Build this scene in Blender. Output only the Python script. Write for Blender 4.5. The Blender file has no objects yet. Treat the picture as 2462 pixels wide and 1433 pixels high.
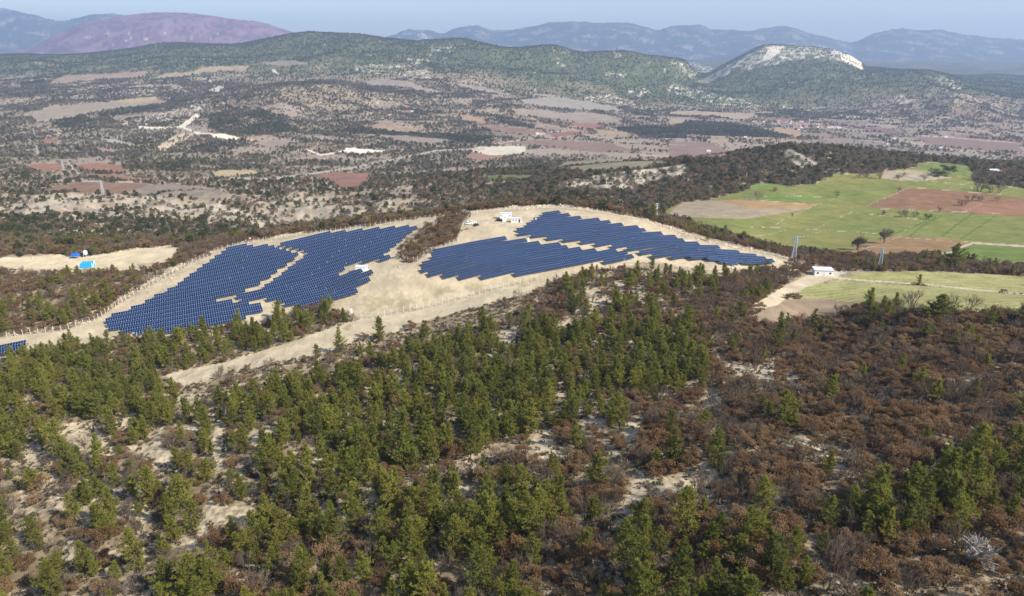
import bpy, math, random
import numpy as np
from mathutils import Matrix, Vector
PI = math.pi
random.seed(7)
RNG = np.random.default_rng(11)
S = bpy.context.scene
C = S.collection

# ------------------------------------------------------------------ camera, sky, sun, exposure
W0, H0, F0 = 2462.0, 1433.0, 1650.0
HORIZON = 130.0
PITCH = math.atan((H0 / 2 - HORIZON) / F0)
ZC = 400.0
cam_d = bpy.data.cameras.new('camera')
cam = bpy.data.objects.new('camera', cam_d)
C.objects.link(cam)
cam.location = (0, 0, ZC)
cam.rotation_euler = (PI / 2 - PITCH, 0, 0)
cam_d.sensor_width = 36.0
cam_d.lens = 36.0 * F0 / W0
cam_d.clip_start = 1.0
cam_d.clip_end = 60000.0
S.camera = cam

SUN_EL, SUN_AZ = math.radians(39), math.radians(-29)      # azimuth measured from +X towards +Y
sd = Vector((math.cos(SUN_EL) * math.cos(SUN_AZ), math.cos(SUN_EL) * math.sin(SUN_AZ), math.sin(SUN_EL)))
world = bpy.data.worlds.new('World')
S.world = world
world.use_nodes = True
wn = world.node_tree
wn.nodes.clear()
wo = wn.nodes.new('ShaderNodeOutputWorld')
bg = wn.nodes.new('ShaderNodeBackground')
sky = wn.nodes.new('ShaderNodeTexSky')
sky.sky_type = 'NISHITA'
sky.sun_disc = False
sky.sun_elevation = SUN_EL
sky.sun_rotation = PI / 2 - SUN_AZ
sky.altitude = 900
sky.air_density = 1.0
sky.dust_density = 2.2
sky.ozone_density = 1.5
bg.inputs['Strength'].default_value = 0.125
wn.links.new(sky.outputs['Color'], bg.inputs['Color'])
wn.links.new(bg.outputs['Background'], wo.inputs['Surface'])
sun_d = bpy.data.lights.new('sun', 'SUN')
sun_d.energy = 5.0
sun_d.angle = math.radians(0.5)
sun_d.color = (1.0, 0.93, 0.80)
sun = bpy.data.objects.new('sun', sun_d)
C.objects.link(sun)
sun.rotation_euler = sd.to_track_quat('Z', 'Y').to_euler()
sun.location = (0, 0, 2000)
S.view_settings.view_transform = 'Standard'
S.view_settings.look = 'None'
S.view_settings.exposure = 0.62
S.view_settings.gamma = 1.0
S.cycles.max_bounces = 4
S.cycles.diffuse_bounces = 3
S.cycles.glossy_bounces = 2
S.cycles.transmission_bounces = 1
S.cycles.transparent_max_bounces = 4
S.cycles.volume_bounces = 0
HAZE_DENSITY = 1 / 11500.0

# ------------------------------------------------------------------ maths helpers
CP, SP = math.cos(PITCH), math.sin(PITCH)
def ray_sw(px, py):
    """pixel of the photo -> (s, w): direction (s, 1, w) from the camera"""
    sx = (np.asarray(px, float) - W0 / 2) / F0
    sy = (np.asarray(py, float) - H0 / 2) / F0
    y = CP - sy * SP
    return sx / y, (-SP - sy * CP) / y
def project(s, w):
    f = CP - w * SP
    return W0 / 2 + F0 * s / f, H0 / 2 - F0 * (SP + w * CP) / f

def pchip_slopes(x, y):
    h = np.diff(x); d = np.diff(y) / h
    m = np.zeros_like(y)
    m[0], m[-1] = d[0], d[-1]
    for i in range(1, len(y) - 1):
        if d[i - 1] * d[i] > 0:
            w1, w2 = 2 * h[i] + h[i - 1], h[i] + 2 * h[i - 1]
            m[i] = (w1 + w2) / (w1 / d[i - 1] + w2 / d[i])
    return m
def pchip(x, y, xi):
    x = np.asarray(x, float); y = np.asarray(y, float)
    m = pchip_slopes(x, y)
    xi = np.clip(xi, x[0], x[-1])
    k = np.clip(np.searchsorted(x, xi) - 1, 0, len(x) - 2)
    h = x[k + 1] - x[k]; u = (xi - x[k]) / h
    return ((1 + 2 * u) * (1 - u) ** 2 * y[k] + u * (1 - u) ** 2 * h * m[k]
            + u * u * (3 - 2 * u) * y[k + 1] + u * u * (u - 1) * h * m[k + 1])

_perm = np.random.default_rng(5).integers(0, 2 ** 31, 4096)
_ga = np.random.default_rng(6).uniform(0, 2 * PI, 4096)
_gx, _gy = np.cos(_ga), np.sin(_ga)
def perlin(x, y):
    xi = np.floor(x).astype(np.int64); yi = np.floor(y).astype(np.int64)
    xf = x - xi; yf = y - yi
    u = xf * xf * xf * (xf * (xf * 6 - 15) + 10); v = yf * yf * yf * (yf * (yf * 6 - 15) + 10)
    def g(a, b, fx, fy):
        h = (_perm[(_perm[a & 4095] + b) & 4095]) & 4095
        return _gx[h] * fx + _gy[h] * fy
    n00 = g(xi, yi, xf, yf); n10 = g(xi + 1, yi, xf - 1, yf)
    n01 = g(xi, yi + 1, xf, yf - 1); n11 = g(xi + 1, yi + 1, xf - 1, yf - 1)
    return ((n00 * (1 - u) + n10 * u) * (1 - v) + (n01 * (1 - u) + n11 * u) * v) * 1.41
def fbm(x, y, wl, octv=4, gain=0.5, off=0.0):
    a, t, r = 1.0, 0.0, 0.0
    for i in range(octv):
        r = r + a * perlin(x / wl + off + 17.3 * i, y / wl - off * 1.7 + 9.1 * i)
        t += a; a *= gain; wl /= 2.03
    return r / t
def ridged(x, y, wl, octv=4, off=0.0):
    a, t, r = 1.0, 0.0, 0.0
    for i in range(octv):
        r = r + a * (1 - 2 * np.abs(perlin(x / wl + off + 5.3 * i, y / wl + off + 3.1 * i)))
        t += a; a *= 0.5; wl /= 2.07
    return r / t
def smooth(a, b, x):
    t = np.clip((x - a) / (b - a), 0, 1)
    return t * t * (3 - 2 * t)

# ------------------------------------------------------------------ relief: feature lines from near to far
# each: (noise amplitude m, [(px, distance m, row in the photo or height below camera when < -50)])
LINES = [
 (0.8, [(-400, 30, -74), (600, 30, -70), (1231, 28, -66), (2900, 28, -60)]),
 (2.0, [(-400, 112, 1433), (0, 110, 1433), (600, 98, 1433), (1231, 90, 1433), (1900, 80, 1433), (2900, 76, 1433)]),
 (2.4, [(-400, 165, 1150), (0, 160, 1150), (600, 146, 1150), (1231, 133, 1150), (1900, 118, 1150), (2900, 110, 1150)]),
 (2.4, [(-400, 240, 920), (0, 236, 920), (600, 222, 920), (1231, 205, 920), (1700, 190, 920), (2200, 168, 920), (2900, 150, 920)]),
 (0.6, [(-400, 272, 860), (0, 272, 850), (250, 285, 812), (500, 290, 792), (750, 300, 765), (1000, 305, 745), (1230, 315, 700), (1450, 335, 660),
        (1700, 345, 645), (1850, 320, 700), (1950, 285, 765), (2200, 250, 735), (2462, 225, 745), (2900, 200, 760)]),
 (0.3, [(-400, 280, 835), (0, 280, 825), (250, 302, 778), (500, 345, 690), (750, 350, 660), (1000, 341, 635), (1230, 358, 600), (1450, 372, 585),
        (1700, 368, 610), (1850, 355, 665), (1950, 325, 708), (2200, 310, 702), (2462, 300, 705), (2900, 290, 710)]),
 (0.3, [(-400, 295, 812), (0, 290, 806), (250, 320, 745), (500, 400, 612), (750, 420, 562), (1000, 424, 530), (1230, 438, 500), (1330, 442, 493),
        (1450, 434, 506), (1560, 424, 530), (1700, 404, 575), (1850, 387, 615), (1950, 375, 642), (2200, 365, 655), (2462, 360, 665), (2900, 350, 675)]),
 (1.2, [(-400, 430, 612), (0, 430, 610), (250, 455, 590), (500, 470, 577), (750, 475, 547), (1000, 485, 522), (1230, 495, -106), (1450, 492, -109),
        (1600, 480, -114), (1700, 460, 571), (1950, 450, 608), (2200, 440, 612), (2462, 430, 625), (2900, 420, 635)]),
 (3.0, [(-400, 560, 575), (0, 560, 570), (250, 600, -164), (500, 620, -172), (750, 620, -168), (1000, 620, -155), (1230, 600, -142), (1450, 620, -140),
        (1700, 640, 497), (1950, 620, 520), (2200, 600, 530), (2462, 600, 530), (2900, 600, 530)]),
 (5.0, [(-400, 740, 520), (0, 740, 525), (250, 740, 525), (500, 740, 535), (750, 740, 530), (1000, 740, 500), (1230, 740, 480), (1450, 740, 458),
        (1700, 740, 465), (1950, 760, 444), (2200, 790, 432), (2462, 800, 440), (2900, 800, 445)]),
 (3.0, [(-400, 900, 470), (0, 900, 470), (250, 900, 465), (500, 880, 470), (640, 880, 472), (750, 880, 470), (1000, 880, 448), (1230, 880, 428), (1450, 900, 402),
        (1600, 900, 393), (1700, 910, 380), (1830, 930, 366), (1900, 930, 357), (1950, 930, 358), (2100, 950, 372), (2200, 960, 382), (2462, 1000, 398), (2900, 1000, 405)]),
 (3.0, [(-400, 1120, 420), (0, 1120, 420), (250, 1120, 420), (500, 1120, 425), (750, 1110, 428), (1000, 1180, 420), (1230, 1240, 410), (1450, 1230, -200),
        (1700, 1260, -225), (1950, 1320, -235), (2200, 1320, -223), (2462, 1320, -208), (2900, 1320, -210)]),
 (5.0, [(-400, 1520, 370), (0, 1520, 370), (250, 1560, 365), (500, 1560, 370), (750, 1600, 375), (1000, 1700, 368), (1230, 1850, 358), (1450, 1850, 362),
        (1700, 1980, 352), (1950, 2100, 345), (2200, 2100, 350), (2462, 2000, 365), (2900, 2000, 368)]),
 (14.0, [(-400, 1850, 335), (0, 1850, 335), (250, 1880, 330), (500, 1900, 330), (650, 1950, 325), (750, 2000, 325), (1000, 2060, 325), (1230, 2200, 325), (1450, 2300, 328),
        (1700, 2400, 322), (1950, 2450, 322), (2200, 2350, 332), (2462, 2150, 352), (2900, 2150, 358)]),
 (17.0, [(-400, 2250, 290), (0, 2250, 290), (250, 2300, 285), (500, 2350, 275), (650, 2350, 272), (750, 2400, 280), (1000, 2450, 288), (1230, 2650, 290), (1450, 2800, 292),
        (1700, 2850, 295), (1950, 2850, 300), (2200, 2600, 315), (2462, 2320, 339), (2900, 2320, 346)]),
 (14.0, [(-400, 2750, 245), (0, 2750, 245), (250, 2800, 240), (420, 2800, 240), (520, 2780, 232), (620, 2780, 214), (720, 2780, 206), (820, 2780, 212), (900, 2800, 232), (1000, 2850, 245), (1230, 2950, 255), (1450, 3100, 270),
        (1700, 3150, 280), (1950, 3100, 285), (2200, 2800, 300), (2462, 2450, 333), (2900, 2450, 338)]),
 (20.0, [(-400, 3250, 215), (0, 3250, 213), (250, 3300, 208), (500, 3300, 205), (620, 3300, 212), (750, 3300, 206), (1000, 3300, 205), (1230, 3400, 228), (1450, 3500, 250),
        (1700, 3550, 262), (1950, 3450, 268), (2200, 3150, 280), (2462, 2750, 318), (2900, 2700, 325)]),
 (62.0, [(-400, 4000, 172), (0, 4000, 172), (250, 4000, 170), (500, 4000, 160), (750, 4000, 150), (1000, 4000, 150), (1230, 4000, 170), (1450, 4050, 192),
        (1700, 4200, 222), (1950, 4100, 212), (2200, 3700, 226), (2462, 3200, 280), (2900, 3100, 290)]),
 (14.0, [(-400, 5000, 142), (0, 5000, 136), (150, 5000, 134), (300, 5000, 120), (450, 5050, 106), (560, 5100, 108), (650, 5100, 95), (750, 5100, 82), (850, 5050, 86), (940, 5000, 97), (1000, 4950, 101), (1100, 4850, 97),
        (1170, 4800, 110), (1230, 4750, 119), (1320, 4700, 113), (1400, 4700, 128), (1490, 4650, 126), (1560, 4650, 138), (1640, 4700, 146), (1690, 5200, 184), (1740, 5300, 160), (1790, 5400, 133), (1850, 5500, 111),
        (1950, 5500, 113), (2020, 5450, 127), (2068, 5400, 152), (2085, 5300, 166), (2140, 5000, 168), (2180, 4700, 172), (2215, 4650, 172), (2290, 4500, 190), (2340, 4400, 206), (2406, 4300, 214), (2480, 4200, 226), (2900, 4000, 280)]),
 (40.0, [(-400, 6300, -170), (600, 6300, -140), (1231, 6300, -170), (2900, 6300, -190)]),
 (55.0, [(-400, 8000, 120), (0, 8000, 138), (60, 8000, 128), (150, 8000, 84), (250, 8000, 54), (330, 8000, 44), (430, 8000, 39), (500, 8000, 41), (560, 8000, 52), (620, 8000, 62), (700, 8000, 80), (790, 8000, 100), (900, 8000, 125),
        (1100, 8000, -120), (2900, 8000, -160)]),
 (60.0, [(-400, 9600, -90), (1231, 9600, -100), (2900, 9600, -150)]),
 (80.0, [(-400, 12500, 30), (0, 12500, 26), (70, 12500, 40), (150, 12500, 58), (200, 12500, 47), (240, 12500, 42), (290, 12500, 45), (360, 12500, 70), (700, 12500, 110), (900, 12500, 105), (950, 12500, 90), (985, 12500, 80), (1030, 12500, 81),
        (1060, 12500, 89), (1100, 12500, 76), (1145, 12500, 66), (1170, 12500, 72), (1210, 12500, 84), (1270, 12500, 75), (1340, 12500, 62), (1430, 12500, 61), (1550, 12500, 69), (1580, 12500, 78), (1640, 12500, 68), (1680, 12500, 70),
        (1720, 12500, 81), (1790, 12500, 76), (1880, 12500, 72), (1960, 12500, 91), (2040, 12500, 107), (2100, 12500, 88), (2170, 12500, 78), (2250, 12500, 80), (2330, 12500, 92), (2406, 12500, 101), (2600, 12500, 110), (2900, 12500, 120)]),
 (20.0, [(-400, 14500, 0.1), (2900, 14500, 140)]),
 (20.0, [(-400, 16500, 90), (1050, 16500, 95), (1180, 16500, 74), (1290, 16500, 73), (1400, 16500, 90), (2900, 16500, 120)]),
 (5.0, [(-400, 18000, -200), (2900, 18000, -200)]),
]
LINES[-3] = (20.0, [(-400, 14500, -100), (2900, 14500, -100)])
NS = 1680
s_ax = np.linspace(-1.27, 1.27, NS)
tt = np.linspace(math.log(42), math.log(17800), 40000)
dens = np.maximum(150, 330 * np.sqrt(100 / np.exp(tt)))
cum = np.concatenate([[0], np.cumsum((dens[1:] + dens[:-1]) / 2 * np.diff(tt))])
NT = int(cum[-1])
t_ax = np.interp(np.linspace(0, cum[-1], NT), cum, tt)
K = len(LINES)
Tk = np.zeros((K, NS)); Zk = np.zeros((K, NS)); Ak = np.zeros(K)
for k, (amp, pts) in enumerate(LINES):
    ss, ts, zs = [], [], []
    for px, Y, v in pts:
        if v < -50:
            s, _ = ray_sw(px, HORIZON + 200); z = v
        else:
            s, w = ray_sw(px, v); z = w * Y
        ss.append(float(s)); ts.append(math.log(Y)); zs.append(float(z))
    o = np.argsort(ss); ss = np.array(ss)[o]; ts = np.array(ts)[o]; zs = np.array(zs)[o]
    Tk[k] = pchip(ss, ts, s_ax); Zk[k] = pchip(ss, zs, s_ax); Ak[k] = amp
for k in range(1, K):
    Tk[k] = np.maximum(Tk[k], Tk[k - 1] + 0.02)
h = np.diff(Tk, axis=0); d = np.diff(Zk, axis=0) / h
M = np.zeros((K, NS)); M[0] = d[0]; M[-1] = 0
for k in range(1, K - 1):
    w1, w2 = 2 * h[k] + h[k - 1], h[k] + 2 * h[k - 1]
    ok = d[k - 1] * d[k] > 0
    with np.errstate(divide='ignore', invalid='ignore'):
        M[k] = np.where(ok, (w1 + w2) / (w1 / d[k - 1] + w2 / d[k]), 0)
T2 = t_ax[:, None] * np.ones((1, NS)); S2 = np.ones((NT, 1)) * s_ax[None, :]
Z = np.full((NT, NS), np.nan); A = np.zeros((NT, NS))
Z[T2 <= Tk[0][None, :]] = np.broadcast_to(Zk[0][None, :], (NT, NS))[T2 <= Tk[0][None, :]]
for k in range(K - 1):
    u = (T2 - Tk[k]) / h[k]
    m = (u >= 0) & (u <= 1)
    z = ((1 + 2 * u) * (1 - u) ** 2 * Zk[k] + u * (1 - u) ** 2 * h[k] * M[k] + u * u * (3 - 2 * u) * Zk[k + 1] + u * u * (u - 1) * h[k] * M[k + 1])
    Z[m] = z[m]; A[m] = (Ak[k] * (1 - u) + Ak[k + 1] * u)[m]
m = np.isnan(Z); Z[m] = np.broadcast_to(Zk[-1], (NT, NS))[m]
Y2 = np.exp(T2); X2 = S2 * Y2
# base camera projection without noise, used for the amplitude of the noise
PXb, PYb = project(S2, Z / Y2)
plain = smooth(1150, 1350, PXb) * smooth(1500, 1900, Y2) * (1 - smooth(3000, 3500, Y2))
rav = (1 - smooth(800, 1100, PXb)) * smooth(560, 640, Y2) * (1 - smooth(850, 900, Y2))
A *= (1 - 0.82 * plain)
A += rav * 11
field_r = smooth(1600, 1680, PXb) * smooth(430, 460, Y2) * (1 - smooth(780, 820, Y2))
A *= (1 - 0.85 * field_r)
near = 1 - smooth(300, 450, Y2)
wl = np.where(Y2 < 300, 26, np.where(Y2 < 1000, 90, 0))
N = np.zeros_like(Z)
m = Y2 < 520
N[m] = .55 * fbm(X2[m], Y2[m], 24, 5) + .6 * ridged(X2[m] * 1.3 + Y2[m] * .3, Y2[m] * .55, 26, 4, 9.0)
m2 = (Y2 >= 360) & (Y2 < 1500)
nn = ridged(X2[m2], Y2[m2], 130, 5)
bl = smooth(360, 520, Y2[m2])
N[m2] = N[m2] * (1 - bl) + nn * bl
m3 = (Y2 >= 1150)
nn = ridged(X2[m3], Y2[m3], 420, 6, 3.0)
bl = smooth(1150, 1500, Y2[m3])
N[m3] = N[m3] * (1 - bl) + nn * bl
m4 = (Y2 >= 3300)
nn = ridged(X2[m4], Y2[m4], 900, 7, 7.0)
bl = smooth(3300, 4000, Y2[m4])
N[m4] = N[m4] * (1 - bl) + nn * bl
Z = Z + A * N
WT = Z / Y2                                                # tangent of the elevation seen from the camera
PX, PY = project(S2, WT)
CM = np.maximum.accumulate(WT, axis=0)
VIS = WT >= CM - 0.0015
ZW = Z + ZC
dT = np.gradient(t_ax)[:, None]; dS = s_ax[1] - s_ax[0]
AREA = Y2 * Y2 * dT * dS

def ground_z(x, y):
    """terrain height at a place"""
    s = x / y; t = math.log(y)
    i = (s - s_ax[0]) / dS
    i0 = int(min(max(math.floor(i), 0), NS - 2)); fi = min(max(i - i0, 0), 1)
    j0 = int(np.clip(np.searchsorted(t_ax, t) - 1, 0, NT - 2)); fj = (t - t_ax[j0]) / (t_ax[j0 + 1] - t_ax[j0]); fj = min(max(fj, 0), 1)
    return float((ZW[j0, i0] * (1 - fi) + ZW[j0, i0 + 1] * fi) * (1 - fj) + (ZW[j0 + 1, i0] * (1 - fi) + ZW[j0 + 1, i0 + 1] * fi) * fj)
def ground_z_arr(x, y):
    s = x / y; t = np.log(y)
    i = np.clip((s - s_ax[0]) / dS, 0, NS - 1.001); i0 = i.astype(int); fi = i - i0
    j0 = np.clip(np.searchsorted(t_ax, t) - 1, 0, NT - 2); fj = np.clip((t - t_ax[j0]) / (t_ax[j0 + 1] - t_ax[j0]), 0, 1)
    return (ZW[j0, i0] * (1 - fi) + ZW[j0, i0 + 1] * fi) * (1 - fj) + (ZW[j0 + 1, i0] * (1 - fi) + ZW[j0 + 1, i0 + 1] * fi) * fj
def at(px, py, ymin=0):
    """where the sight line of a photo pixel meets the terrain -> (x, y, z)"""
    s, w = ray_sw(px, py); s = float(s); w = float(w)
    i = min(max((s - s_ax[0]) / dS, 0), NS - 1.001); i0 = int(i); fi = i - i0
    col = WT[:, i0] * (1 - fi) + WT[:, i0 + 1] * fi
    ok = np.nonzero((col >= w) & (np.exp(t_ax) >= ymin))[0]
    j = int(ok[0]) if len(ok) else int(np.argmax(col))
    if j > 0 and len(ok):
        a, b = col[j - 1], col[j]
        f = (w - a) / (b - a) if b > a else 1
        t = t_ax[j - 1] + (t_ax[j] - t_ax[j - 1]) * min(max(f, 0), 1)
    else:
        t = t_ax[j]
    y = math.exp(t); x = s * y
    return Vector((x, y, ground_z(x, y)))
def to_px(v):
    y = v[1]
    a, b = project(v[0] / y, (v[2] - ZC) / y)
    return float(a), float(b)

# ------------------------------------------------------------------ zones and ground colours
def inpoly(px, py, poly):
    c = np.zeros(px.shape, bool)
    n = len(poly)
    for i in range(n):
        x1, y1 = poly[i]; x2, y2 = poly[(i + 1) % n]
        if y1 == y2: continue
        k = ((y1 > py) != (y2 > py)) & (px < (x2 - x1) * (py - y1) / (y2 - y1) + x1)
        c ^= k
    return c
# a little wander so that outlines are not ruler straight
wobx = fbm(X2 * (200 / Y2) ** 0.6, Y2 ** 0.5 * 14, 9, 3, off=2.0) * 4.0
woby = fbm(X2 * (200 / Y2) ** 0.6, Y2 ** 0.5 * 14, 9, 3, off=8.0) * 1.6
PXw, PYw = PX + wobx, PY + woby
def mask_poly(poly, wob=True, vis=True):
    xs = [p[0] for p in poly]; ys = [p[1] for p in poly]
    X_, Y_ = (PXw, PYw) if wob else (PX, PY)
    m = (X_ > min(xs)) & (X_ < max(xs)) & (Y_ > min(ys)) & (Y_ < max(ys))
    if vis: m &= VIS
    idx = np.nonzero(m)
    r = np.zeros(m.shape, bool)
    r[idx] = inpoly(X_[idx], Y_[idx], poly)
    return r
def mask_line(pts, wd, wob=False):
    xs = [p[0] for p in pts]; ys = [p[1] for p in pts]
    X_, Y_ = (PXw, PYw) if wob else (PX, PY)
    m = (X_ > min(xs) - wd) & (X_ < max(xs) + wd) & (Y_ > min(ys) - wd) & (Y_ < max(ys) + wd) & VIS
    idx = np.nonzero(m); qx, qy = X_[idx], Y_[idx]
    best = np.full(qx.shape, 1e9)
    for (x1, y1), (x2, y2) in zip(pts[:-1], pts[1:]):
        L = (x2 - x1) ** 2 + (y2 - y1) ** 2
        u = np.clip(((qx - x1) * (x2 - x1) + (qy - y1) * (y2 - y1)) / L, 0, 1)
        dd = np.hypot((qx - x1 - u * (x2 - x1)), (qy - y1 - u * (y2 - y1)) * 1.6)
        best = np.minimum(best, dd)
    r = np.zeros(m.shape, bool); r[idx] = best < wd
    return r
def cr(ox, oy, z):
    return lambda *q: [(ox + a / z, oy + b / z) for a, b in q]
PA = cr(50, 30, 3.049); PB = cr(830, 30, 3.002); PC = cr(1610, 30, 3.002); PD = cr(50, 480, 3.411); PG = cr(1800, 400, 3.582)
PI5 = cr(1500, 700, 2.139); PF = cr(50, 880, 2.924); PH = cr(750, 880, 2.924)

COL = np.zeros((NT, NS, 3)); ZONE = np.zeros((NT, NS), np.int32)
zones = {}
def zone(name, label=None):
    zones[len(zones) + 1] = (name, label); return len(zones)
n1 = fbm(X2, Y2, 60, 5, off=1.0); n2 = fbm(X2, Y2, 14, 4, off=4.0); n3 = fbm(X2, Y2, 300, 6, off=6.0); n5 = fbm(X2, Y2, 1.6, 2, off=12.0)
n4 = fbm(X2 * 1.0, Y2 * 1.0, 45, 6, 0.7, off=11.0)
def mix(a, b, k):
    return np.asarray(a) * (1 - k[..., None]) + np.asarray(b) * k[..., None]
soil = mix((.24, .185, .118), (.36, .29, .20), smooth(-.3, .3, n2 + 0.5 * n5))
scrub = mix((.25, .20, .145), (.33, .275, .205), smooth(-.35, .35, n1))
hillc = mix((.21, .17, .115), (.30, .24, .165), smooth(-.35, .35, n1 + n2 * .4))
forest = mix((.068, .085, .034), (.12, .13, .056), smooth(-.4, .4, n1 + n2 * .5))
mount = mix((.06, .075, .045), (.15, .12, .10), smooth(-.1, .45, n3))
COL[:] = soil
k = smooth(330, 460, Y2); COL = COL * (1 - k[..., None]) + scrub * k[..., None]
k = smooth(950, 1250, Y2); COL = COL * (1 - k[..., None]) + hillc * k[..., None]
k = smooth(3300, 3900, Y2 + 500 * n3); COL = COL * (1 - k[..., None]) + forest * k[..., None]
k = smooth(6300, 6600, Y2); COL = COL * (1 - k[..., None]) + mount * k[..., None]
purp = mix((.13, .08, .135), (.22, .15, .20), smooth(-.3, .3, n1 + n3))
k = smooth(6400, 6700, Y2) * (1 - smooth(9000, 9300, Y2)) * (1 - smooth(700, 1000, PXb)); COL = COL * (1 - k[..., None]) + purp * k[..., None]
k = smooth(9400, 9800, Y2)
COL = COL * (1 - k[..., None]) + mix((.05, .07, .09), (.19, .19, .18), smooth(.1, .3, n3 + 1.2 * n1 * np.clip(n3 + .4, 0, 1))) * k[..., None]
# limestone showing through on the hills
slopeN = ridged(X2, Y2, 70, 5, 2.0)
rockk = smooth(.30, .5, n4 + 0.55 * n3) * smooth(1500, 2200, Y2) * (1 - smooth(5600, 6000, Y2)) * (1 - plain) * 0.75
COL = COL * (1 - rockk[..., None]) + np.array((.50, .44, .36)) * rockk[..., None]
VEG = np.ones((NT, NS))                                    # how much scattered vegetation a place keeps

def paint(m, col, var=0.12, veg=None, zid=None, soft=1.0, nn=None):
    nn = n2 if nn is None else nn
    c = np.array(col)[None, :] * (1 + var * nn[m][:, None])
    COL[m] = COL[m] * (1 - soft) + c * soft
    if veg is not None: VEG[m] = veg
    if zid is not None: ZONE[m] = zid
def speckle(m, col, lo, hi, nn, veg=None):
    k = (smooth(lo, hi, nn) * m)[..., None]
    COL[:] = COL * (1 - k) + np.array(col) * k
    if veg is not None: VEG[m] = veg

# valley plain and its patchwork of fields
pl = smooth(1180, 1330, PXb) * smooth(1550, 1700, Y2) * (1 - smooth(2950, 3250, Y2 + 300 * n3)) * VIS
cu = X2 * .92 + Y2 * .38; cv = -X2 * .38 + Y2 * .92
cell = np.floor(cu / 210 + .35 * fbm(X2, Y2, 900, 2, off=3)).astype(int) * 7 + np.floor(cv / 330 + .3 * fbm(X2, Y2, 700, 2, off=9)).astype(int) * 13
pal = np.array([(.29, .225, .18), (.27, .20, .155), (.33, .26, .20), (.25, .20, .165), (.30, .24, .20), (.24, .155, .12), (.31, .25, .19), (.34, .255, .17)])
pal = pal * .92
pc = pal[_perm[np.abs(cell) & 4095] % len(pal)]
COL = COL * (1 - pl[..., None]) + pc * pl[..., None]
VEG = VEG * (1 - 0.93 * pl)
del pc, cell
# terraced open ground left and middle
op = smooth(.12, .3, fbm(X2, Y2, 260, 4, off=21.0)) * smooth(1000, 1150, Y2) * (1 - smooth(3300, 3600, Y2)) * (1 - pl)
COL = COL * (1 - .8 * op[..., None]) + np.array((.30, .235, .185)) * .8 * op[..., None]
VEG = VEG * (1 - 0.85 * op)

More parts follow.
